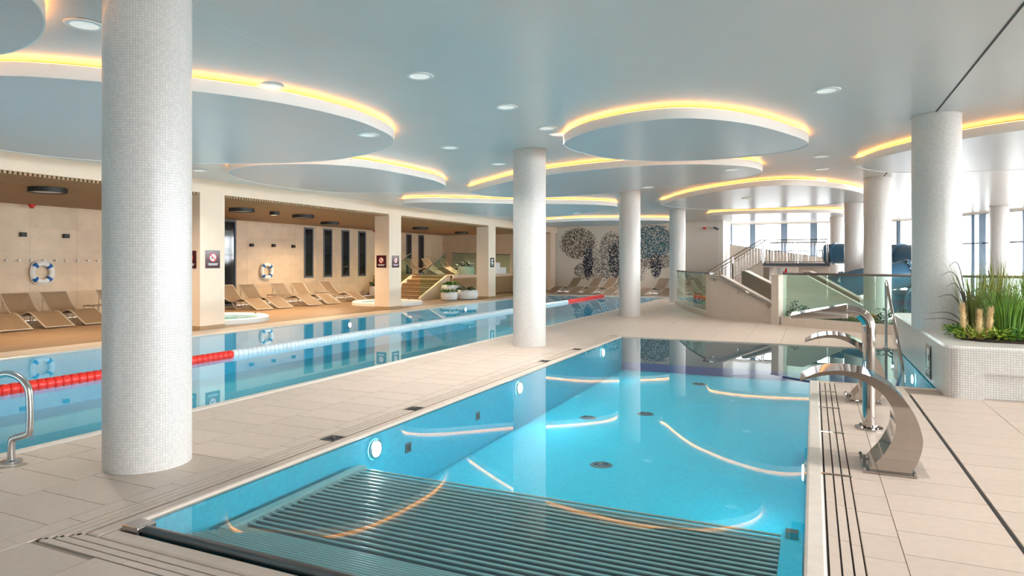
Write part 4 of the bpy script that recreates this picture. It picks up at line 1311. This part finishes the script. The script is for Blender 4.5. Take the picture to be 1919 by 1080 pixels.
q.add([(x, y, 0.31) for x, y in outer] + [(x, y, PZ - 0.03) for x, y in outer] + [(x, y, PZ) for x, y in ins],
      [(i, (i + 1) % n, n + (i + 1) % n, n + i) for i in range(n)] + [(n + i, n + (i + 1) % n, 2 * n + (i + 1) % n, 2 * n + i) for i in range(n)]
      + [tuple(reversed(range(n))), tuple(range(2 * n, 3 * n))])
q.build('body', 'mosaic_planter', t)
hs = spline(hole, 5)
MB().prism([(v.x, v.y) for v in hs], PZ - 0.02, PZ + 0.025).build('soil', 'soil', t)

# ornamental grasses
def grass(x, y, z, h, r, n, label, mat, seed, lean=0.35, width=0.011):
    rnd = random.Random(seed)
    t = thing('grass_clump', label, 'plant', (x, y, z), group='ornamental grasses in the planter')
    q = MB()
    for _ in range(n):
        a = rnd.uniform(0, 2 * math.pi); rr = r * 0.35 * math.sqrt(rnd.random())
        hh = h * rnd.uniform(0.55, 1.05); ln = lean * hh * rnd.uniform(0.15, 1.1)
        b = Vector((x + rr * math.cos(a), y + rr * math.sin(a), z))
        d = Vector((math.cos(a), math.sin(a), 0)); sd = Vector((-d.y, d.x, 0))
        sd = (sd * math.cos(rnd.uniform(-1, 1)) + d * rnd.uniform(-.6, .6)).normalized()
        w_ = width * rnd.uniform(0.6, 1.3)
        vs_ = []
        for k in range(6):
            s_ = k / 5
            p = b + d * ln * s_ ** 2.2 + Vector((0, 0, hh * (s_ - 0.16 * lean * s_ ** 3)))
            ww = w_ * (1 - s_ ** 2) + 0.0008
            vs_ += [p - sd * ww / 2, p + sd * ww / 2]
        q.add(vs_, [(2 * k, 2 * k + 1, 2 * k + 3, 2 * k + 2) for k in range(5)])
    q.build('blades', mat, t)
    return t
gl = [
    (1.98, 10.75, 1.02, 0.5, 190, 'tall olive feathery grass right beside the planter column', 'grass_olive', 0.26),
    (2.22, 10.25, 0.80, 0.5, 260, 'bright green arching grass in the centre of the planter', 'grass_green', 0.5),
    (2.30, 11.05, 1.15, 0.5, 240, 'tallest olive grass rising before the far white column', 'grass_olive', 0.22),
    (2.62, 10.3, 0.85, 0.5, 240, 'green arching grass at the picture edge', 'grass_green', 0.6),
    (2.75, 11.5, 1.15, 0.5, 200, 'olive grass behind the bright green clump', 'grass_olive', 0.35),
    (3.0, 10.9, 0.95, 0.5, 200, 'green grass at the back of the planter by the picture edge', 'grass_green', 0.5),
    (2.2, 11.35, 0.85, 0.45, 130, 'dark green grass tucked against the planter column', 'grass_deep', 0.22),
]
for k, (x, y, h, r, n, lb, mt, ln) in enumerate(gl): grass(x, y, PZ + 0.02, h, r, n, lb, mt, 20 + k, ln)
# dark arching stems reaching over the column
t = thing('dark_grass', 'dark arching stems leaning across the planter column', 'plant', (1.82, 10.5, PZ))
for k, (dx, dy, hh) in enumerate([(-0.42, -0.1, 0.55), (-0.36, 0.0, 0.85), (-0.55, -0.15, 0.32), (-0.25, -0.05, 0.98), (-0.62, -0.2, 0.24), (-0.3, -0.1, 0.7)]):
    p = spline([(1.86, 10.5, PZ), (1.84 + dx * 0.1, 10.5 + dy * .2, PZ + hh * 0.65), (1.84 + dx * 0.4, 10.5 + dy * .5, PZ + hh), (1.84 + dx * 0.8, 10.5 + dy, PZ + hh * 0.95)], 5, closed=False)
    nn = len(p)
    MB().tube(p, 0.006, 5, radii=[0.009 * (1 - i / nn) + 0.0015 for i in range(nn)]).build('stem', 'grass_dark', t)
# pampas plumes
t = thing('pampas_grass', 'pale plumes on golden stalks at the front edge of the planter', 'plant', (1.87, 10.0, PZ))
for k, (dx, h0, h1, ln) in enumerate([(-0.09, 0.16, 0.44, -0.05), (0.0, 0.10, 0.36, 0.02), (0.10, 0.15, 0.40, 0.03)]):
    bx, by = 1.87 + dx * 0.5, 10.02
    tp = (1.87 + dx + ln, by - 0.02)
    MB().tube([(bx, by, PZ), (tp[0], tp[1], PZ + h0)], 0.008, 6).build('stalk', 'stalk', t)
    q = MB(); rnd = random.Random(k)
    for i in range(12):
        pass
    pts = [(tp[0] + ln * 0.4 * s_, tp[1], PZ + h0 + (h1 - h0) * s_) for s_ in [i / 8 for i in range(9)]]
    q.tube(pts, 0.03, 9, radii=[0.006, 0.016, 0.024, 0.027, 0.026, 0.022, 0.017, 0.010, 0.002])
    for i in range(420):
        s_ = rnd.random() ** 0.9; a = rnd.uniform(0, 6.28); rr = 0.03 * (1 - 0.75 * s_)
        b = Vector((tp[0] + ln * 0.4 * s_ + rr * 0.6 * math.cos(a), tp[1] + rr * 0.6 * math.sin(a), PZ + h0 + (h1 - h0) * s_))
        e = b + Vector((rnd.uniform(0.012, 0.045) * math.cos(a), rnd.uniform(0.012, 0.045) * math.sin(a), rnd.uniform(0.02, 0.07)))
        q.add([b, b + Vector((0.006, 0, 0)), e], [(0, 1, 2)])
    q.build('plume', 'plume', t)
rnd = random.Random(5)
q = MB()
for i in range(16):
    a = rnd.uniform(0, 6.28)
    q.tube([(1.87 + rnd.uniform(-.06, .06), 10.02, PZ), (1.87 + 0.16 * math.cos(a), 10.02 + 0.08 * math.sin(a), PZ + rnd.uniform(0.1, 0.25))], 0.004, 4)
q.build('leaf_blades', 'stalk', t)
# low ground cover
gc = [((1.80, 10.72), 'olive ground cover closest to the planter column base'), ((1.74, 10.38), 'ground cover at the rounded inner corner of the planter soil'), ((1.80, 10.12), 'lime ground cover just before the pale plumes'),
      ((2.08, 10.0), 'ground cover just past the pale plumes'), ((2.28, 9.94), 'lime ground cover below the bright green arching grass'), ((2.50, 9.96), 'ground cover at the picture edge of the planter'), ((2.72, 9.95), 'ground cover beyond the picture edge')]
for i, ((x, y), lb) in enumerate(gc):
    t = thing('ground_cover', lb, 'plant', (x, y, PZ), group='low ground cover plants in the planter')
    leaves((x, y, PZ + 0.02), 0.16, 0.15, 110, 0.07, 100 + i).build('foliage', ('leaf_lime', 'leaf_green', 'leaf_lime')[i % 3], t)

# ---------------------------------------------------------------- curved balustrade with planting beds
arcL = [(-4.84, 26.1), (-4.18, 24.0), (-3.57, 22.2), (-2.80, 20.32)]
apL = spline(arcL, 2, closed=False)
def kerb(name, pts, w, z1, label, mat='concrete_beige'):
    q = MB()
    for a, b in zip(pts[:-1], pts[1:]):
        a, b = Vector((*a[:2], 0)), Vector((*b[:2], 0))
        q.beam(a + Vector((0, 0, z1 / 2)), b + Vector((0, 0, z1 / 2)), w, z1)
    o = q.build(name, mat)
    return struct(o, label)
kerb('trim_2', [tuple(p) for p in apL], 0.16, 0.14, 'curved beige kerb under the glass balustrade')
glass_panel('curved_glass_balustrade', 'curved glass balustrade with dark rail beside the fourth column', [(p.x, p.y, 0.14, 1.28) for p in apL], None, 'steel_dark', rr=0.028)
arcR = [(-0.72, 18.45), (0.3, 17.72), (1.27, 17.1), (2.3, 16.55), (3.6, 16.1), (5.6, 15.8)]
kerb('trim_3', arcR, 0.18, 0.22, 'beige kerb under the long glass balustrade')
glass_panel('long_glass_balustrade', 'long glass balustrade with dark rail in front of the blue slide', [(x, y, 0.22, 1.31) for x, y in arcR], None, 'steel_dark', rr=0.028)
# soil beds
struct(MB().prism([(-4.8, 26.2), (-4.1, 24.0), (-3.5, 22.2), (-2.75, 20.45), (-2.2, 21.0), (-2.9, 23), (-3.6, 26.2)], 0, 0.15).build('trim_4', 'soil'), 'soil bed behind the curved glass')
struct(MB().prism([(-0.62, 18.55), (1.3, 17.25), (2.35, 16.7), (5.5, 15.95), (5.5, 16.9), (2.6, 17.6), (1.5, 18.2), (-0.2, 19.3)], 0, 0.2).build('trim_5', 'soil'), 'soil bed behind the long glass')
pi = 0
def bedplant(x, y, z, r, h, mat, label, flower=None, group='bedding plants behind the glass'):
    global pi
    pi += 1
    t = thing('bedding_plant', label, 'plant', (x, y, z), group=group)
    leaves((x, y, z), r, h, 110, 0.11, 300 + pi).build('foliage', mat, t)
    if flower:
        leaves((x, y, z + h * 0.55), r * 0.85, h * 0.5, 45, 0.09, 500 + pi, 0.9).build('flowers', flower, t)
for x, y, m_, fl_, lb in [(-4.05, 24.6, 'leaf_green', None, 'leafy bush at the back of the curved glass bed'), (-3.75, 23.6, 'leaf_dark', 'flower_orange', 'orange flowering bush at the far side of the curved glass bed'), (-3.4, 22.7, 'leaf_lime', None, 'lime green bush in the middle of the curved glass bed'),
                          (-3.2, 22.0, 'leaf_green', 'flower_orange', 'orange flowering bush in the middle of the curved glass bed'), (-2.95, 21.5, 'leaf_dark', 'flower_cream', 'cream flowering bush in the curved glass bed'), (-2.7, 21.0, 'leaf_lime', None, 'lime green bush next to the parapet post')]:
    bedplant(x + 0.22, y + 0.08, 0.15, 0.27, 0.45, m_, lb, fl_)
for x, y, m_, fl_, lb, r_, h_ in [(-0.42, 18.75, 'leaf_dark', None, 'round dark bush at the start of the long glass bed', 0.26, 0.42), (0.05, 18.35, 'leaf_green', None, 'low bush beside the round dark bush', 0.26, 0.16), (0.45, 18.05, 'leaf_lime', None, 'low lime bush behind the pipe spout mouth', 0.28, 0.2),
                          (0.8, 17.85, 'leaf_green', 'flower_orange', 'orange flowering plant behind the pipe spout', 0.26, 0.2), (1.1, 17.65, 'leaf_lime', 'flower_orange', 'second orange plant behind the pipe spout bend', 0.24, 0.18), (1.5, 17.6, 'leaf_dark', None, 'dark bush behind the upright pipe', 0.26, 0.34),
                          (1.85, 17.4, 'leaf_green', None, 'green bush behind the slanting handrail', 0.26, 0.3), (2.35, 17.1, 'leaf_dark', None, 'dark bush beside the planter column', 0.28, 0.38), (2.8, 16.95, 'leaf_green', None, 'green bush hidden behind the planter column', 0.28, 0.3)]:
    bedplant(x, y, 0.2, r_, h_, m_, lb, fl_)
pb = MB()
rnd = random.Random(9)
for i in range(160):
    x = rnd.uniform(1.5, 3.4); y = 16.95 - (x - 1.9) * 0.33 + rnd.uniform(-0.05, 0.5); r_ = rnd.uniform(0.03, 0.06)
    pb.lathe([(0.0001, -r_ * .6), (r_, 0), (r_ * .7, r_ * .5), (0.0001, r_ * .65)], (x, y, 0.215 + r_ * .5), 7)
o = pb.build('pebbles', 'pebble'); tag(o, 'white pebbles in the bed beside the planter column', 'pebbles', kind='stuff')

# ---------------------------------------------------------------- stair structure behind the balustrade
def slab_wall(name, label, a, b, th, za0, za1, flat=0.0, mat='concrete_beige', cat='parapet', cap=None):
    """wall from a to b (plan), top falling from za0 to za1 after a level piece"""
    a, b = Vector((*a, 0)), Vector((*b, 0)); d = b - a; L = d.length; d.normalize(); sd = Vector((-d.y, d.x, 0))
    t = thing(name, label, cat, tuple(a))
    pr = [(0, 0), (L, 0), (L, za1), (flat, za0), (0, za0)]
    MB().extr(pr, a - sd * th / 2, d, (0, 0, 1), sd * th).build('body', mat, t)
    if cap:
        pr2 = [(0, za0), (flat, za0), (L, za1), (L, za1 + 0.03), (flat, za0 + 0.03), (0, za0 + 0.03)]
        MB().extr(pr2, a - sd * (th / 2 + 0.01), d, (0, 0, 1), sd * (th + 0.02)).build('coping', cap, t)
    return t, a, d, sd, L
t, a, d, sd, L = slab_wall('stair_parapet', 'light beige sloping parapet with steel handrail facing the spa pool', (-2.74, 20.2), (-0.90, 18.72), 0.14, 1.22, 0.48, 0.45, cap='concrete_beige')
pts = [a + d * s_ - sd * 0.14 + Vector((0, 0, z)) for s_, z in ((0.02, 1.18), (0.42, 1.18), (L - 0.02, 0.46))]
hr = MB().tube(pts, 0.026, 10).build('handrail', 'steel', t, smooth=True)
for s_, z in ((0.2, 1.18), (1.15, 0.85), (L - 0.15, 0.51)):
    p = a + d * s_ + Vector((0, 0, z - 0.02))
    MB().tube([p - sd * 0.07 + Vector((0, 0, -0.07)), p - sd * 0.13 + Vector((0, 0, -0.07)), p - sd * 0.14], 0.012, 8).build('rail_bracket', 'steel', hr)
t = thing('parapet_post', 'narrow beige post between the curved glass and the sloping parapet', 'post', (-2.82, 20.3, 0))
MB().beam((-2.86, 20.27, 0.64), (-2.78, 20.35, 0.64), 0.2, 1.28).build('body', 'concrete_beige', t)
MB().beam((-2.88, 20.25, 1.295), (-2.76, 20.37, 1.295), 0.22, 0.03).build('cap', 'steel_dark', t)
t = thing('parapet_post', 'wide beige post where the sloping parapet meets the long glass', 'post', (-0.83, 18.6, 0))
MB().beam((-0.92, 18.66, 0.63), (-0.74, 18.52, 0.63), 0.3, 1.26).build('body', 'concrete_beige', t)
MB().beam((-0.94, 18.68, 1.275), (-0.72, 18.50, 1.275), 0.32, 0.03).build('cap', 'concrete_beige', t)
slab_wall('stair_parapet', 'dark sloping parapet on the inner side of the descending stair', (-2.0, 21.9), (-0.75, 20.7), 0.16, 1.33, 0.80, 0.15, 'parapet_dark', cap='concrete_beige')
slab_wall('stair_parapet', 'cream sloping parapet seen through the long glass', (-0.68, 20.5), (1.35, 19.9), 0.14, 1.27, 0.35, 0.45, 'plaster_white', cap='plaster_white')
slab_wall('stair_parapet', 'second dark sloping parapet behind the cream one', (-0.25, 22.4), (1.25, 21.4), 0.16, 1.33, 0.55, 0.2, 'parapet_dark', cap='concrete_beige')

# stair to the landing
LY0, LY1, LZ = 30.6, 32.6, 1.57
ls = thing('concrete_stair', 'stair climbing to the slide landing behind the parapets', 'stairs', (-3.2, 31.5, 0))
for k in range(9):
    x0 = -4.35 + k * 0.26
    MB().box(x0, x0 + 0.28, LY0, LY1, 0, LZ * (k + 1) / 10).build('step', 'concrete_beige', ls)
MB().extr([(-4.4, 0), (-2.0, 0), (-2.0, LZ), (-2.1, LZ), (-4.4, 0.05)], (0, LY0 - 0.1, 0), (1, 0, 0), (0, 0, 1), (0, 0.1, 0)).build('stringer', 'concrete_beige', ls)
ld = thing('slide_landing', 'raised landing platform at the top of the stair', 'platform', (-0.7, 31.5, 0))
MB().box(-2.0, 0.62, LY0, 34.6, LZ - 0.16, LZ).build('slab', 'concrete_beige', ld)
MB().box(-2.0, 0.62, LY0 - 0.02, LY0 - 0.002, LZ - 0.10, LZ + 0.02).build('edge_strip', 'frame_grey', ld)
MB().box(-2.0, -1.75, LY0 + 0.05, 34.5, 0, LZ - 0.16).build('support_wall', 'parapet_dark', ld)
MB().box(-0.6, 0.6, LY0 + 1.2, LY0 + 1.4, 0, LZ - 0.16).build('support_wall', 'concrete_beige', ld)
MB().box(-1.5, -1.1, LY0 + 1.15, LY0 + 1.19, 1.1, 1.35).build('wall_plate', 'white', ld)
t = thing('fire_sign', 'small red and white fire equipment sign under the landing', 'sign', (-1.1, LY0 + 0.02, 1.1))
MB().box(-1.30, -0.95, LY0 + 0.03, LY0 + 0.05, 1.02, 1.40).build('board', 'white', t)
MB().box(-1.12, -1.04, LY0 + 0.022, LY0 + 0.03, 1.06, 1.36).build('symbol', 'red', t)
MB().box(-1.20, -1.12, LY0 + 0.022, LY0 + 0.03, 1.18, 1.24).build('symbol', 'red', t)
def railing(name, label, pts, h, pitch):
    """pts: polyline of floor points; vertical bars, hand rail, posts"""
    t = thing(name, label, 'railing', pts[0])
    P_ = [Vector(p) for p in pts]
    MB().tube([p + Vector((0, 0, h)) for p in P_], 0.026, 8).build('top_rail', 'steel', t)
    MB().tube([p + Vector((0, 0, h - 0.14)) for p in P_], 0.014, 6).build('upper_bar', 'steel', t)
    MB().tube([p + Vector((0, 0, 0.08)) for p in P_], 0.014, 6).build('lower_bar', 'steel', t)
    bm = None
    for a, b in zip(P_[:-1], P_[1:]):
        L = (b - a).length; n = max(1, int(L / pitch))
        for i in range(n):
            p = a + (b - a) * (i + 0.5) / n
            if bm is None:
                o = MB().tube([(0, 0, 0.08), (0, 0, h - 0.14)], 0.011, 6).build('baluster', 'steel_brushed', t, local=True); bm = o.data
            else:
                o = bpy.data.objects.new('baluster', bm); col.objects.link(o); o.parent = t
            o.location = p - P_[0]
        for p in (a, b):
            MB().tube([p, p + Vector((0, 0, h))], 0.024, 8).build('post', 'steel', t)
    return t
railing('stair_railing', 'steel baluster railing on the near side of the climbing stair', [(-4.4, LY0 - 0.05, 0.1), (-3.25, LY0 - 0.05, 0.83), (-2.05, LY0 - 0.05, LZ)], 1.05, 0.13)
railing('stair_railing', 'steel railing on the wall side of the climbing stair', [(-4.4, LY1 + 0.05, 0.1), (-2.05, LY1 + 0.05, LZ)], 1.05, 0.26)
railing('landing_railing', 'steel baluster railing along the front of the slide landing', [(-2.0, LY0 + 0.04, LZ), (-0.75, LY0 + 0.04, LZ), (0.55, LY0 + 0.04, LZ)], 1.02, 0.125)
railing('landing_railing', 'steel railing at the back of the slide landing', [(-1.95, 34.5, LZ), (-0.7, 34.5, LZ), (0.55, 34.5, LZ)], 1.02, 0.26)
slab_wall('window_parapet', 'cream wall under the far window, its top sloping down', (-4.1, 37.2), (1.2, 37.2), 0.15, 2.55, 1.75, 0.1, 'concrete_beige', 'parapet', cap='frame_grey')

# blue slide tubes
def slide(name, label, pts, r):
    p = spline(pts, 10, closed=False)
    t = thing(name, label, 'water slide', tuple(p[0]))
    MB().tube(p, r, 24).build('tube', 'slide_blue', t, smooth=True)
    for i in range(4, len(p) - 2, 9):
        d = (p[i + 1] - p[i]).normalized()
        fg = MB().tube([p[i] - d * 0.035, p[i] + d * 0.035], r + 0.05, 24).build('flange', 'slide_flange', t)
        a = d.cross(Vector((0, 0, 1))).normalized(); b = d.cross(a)
        q = MB()
        for k in range(14):
            w_ = 2 * math.pi * k / 14
            c = p[i] + (a * math.cos(w_) + b * math.sin(w_)) * (r + 0.03)
            q.tube([c - d * 0.055, c + d * 0.055], 0.014, 5)
        q.build('bolts', 'steel', fg)['kind'] = 'stuff'
    return t
slide('slide_tube', 'long blue tube slide curling down from the landing behind the long glass', [(0.5, 31.6, 2.0), (1.6, 31.0, 1.98), (2.9, 30.0, 1.92), (3.8, 28.6, 1.82), (4.05, 27.0, 1.7), (3.9, 25.6, 1.55), (3.3, 24.5, 1.36), (2.4, 24.1, 1.2), (1.4, 24.0, 1.0), (0.5, 24.3, 0.75), (0.0, 25.3, 0.62), (-0.1, 26.6, 0.52), (0.2, 28.2, 0.48), (1.2, 29.2, 0.47), (2.6, 29.2, 0.46)], 0.42)
slide('slide_tube', 'short low blue tube slide running behind the planter column', [(1.6, 22.0, 0.42), (2.3, 21.75, 0.43), (2.9, 21.5, 0.44), (3.4, 21.3, 0.45)], 0.40)
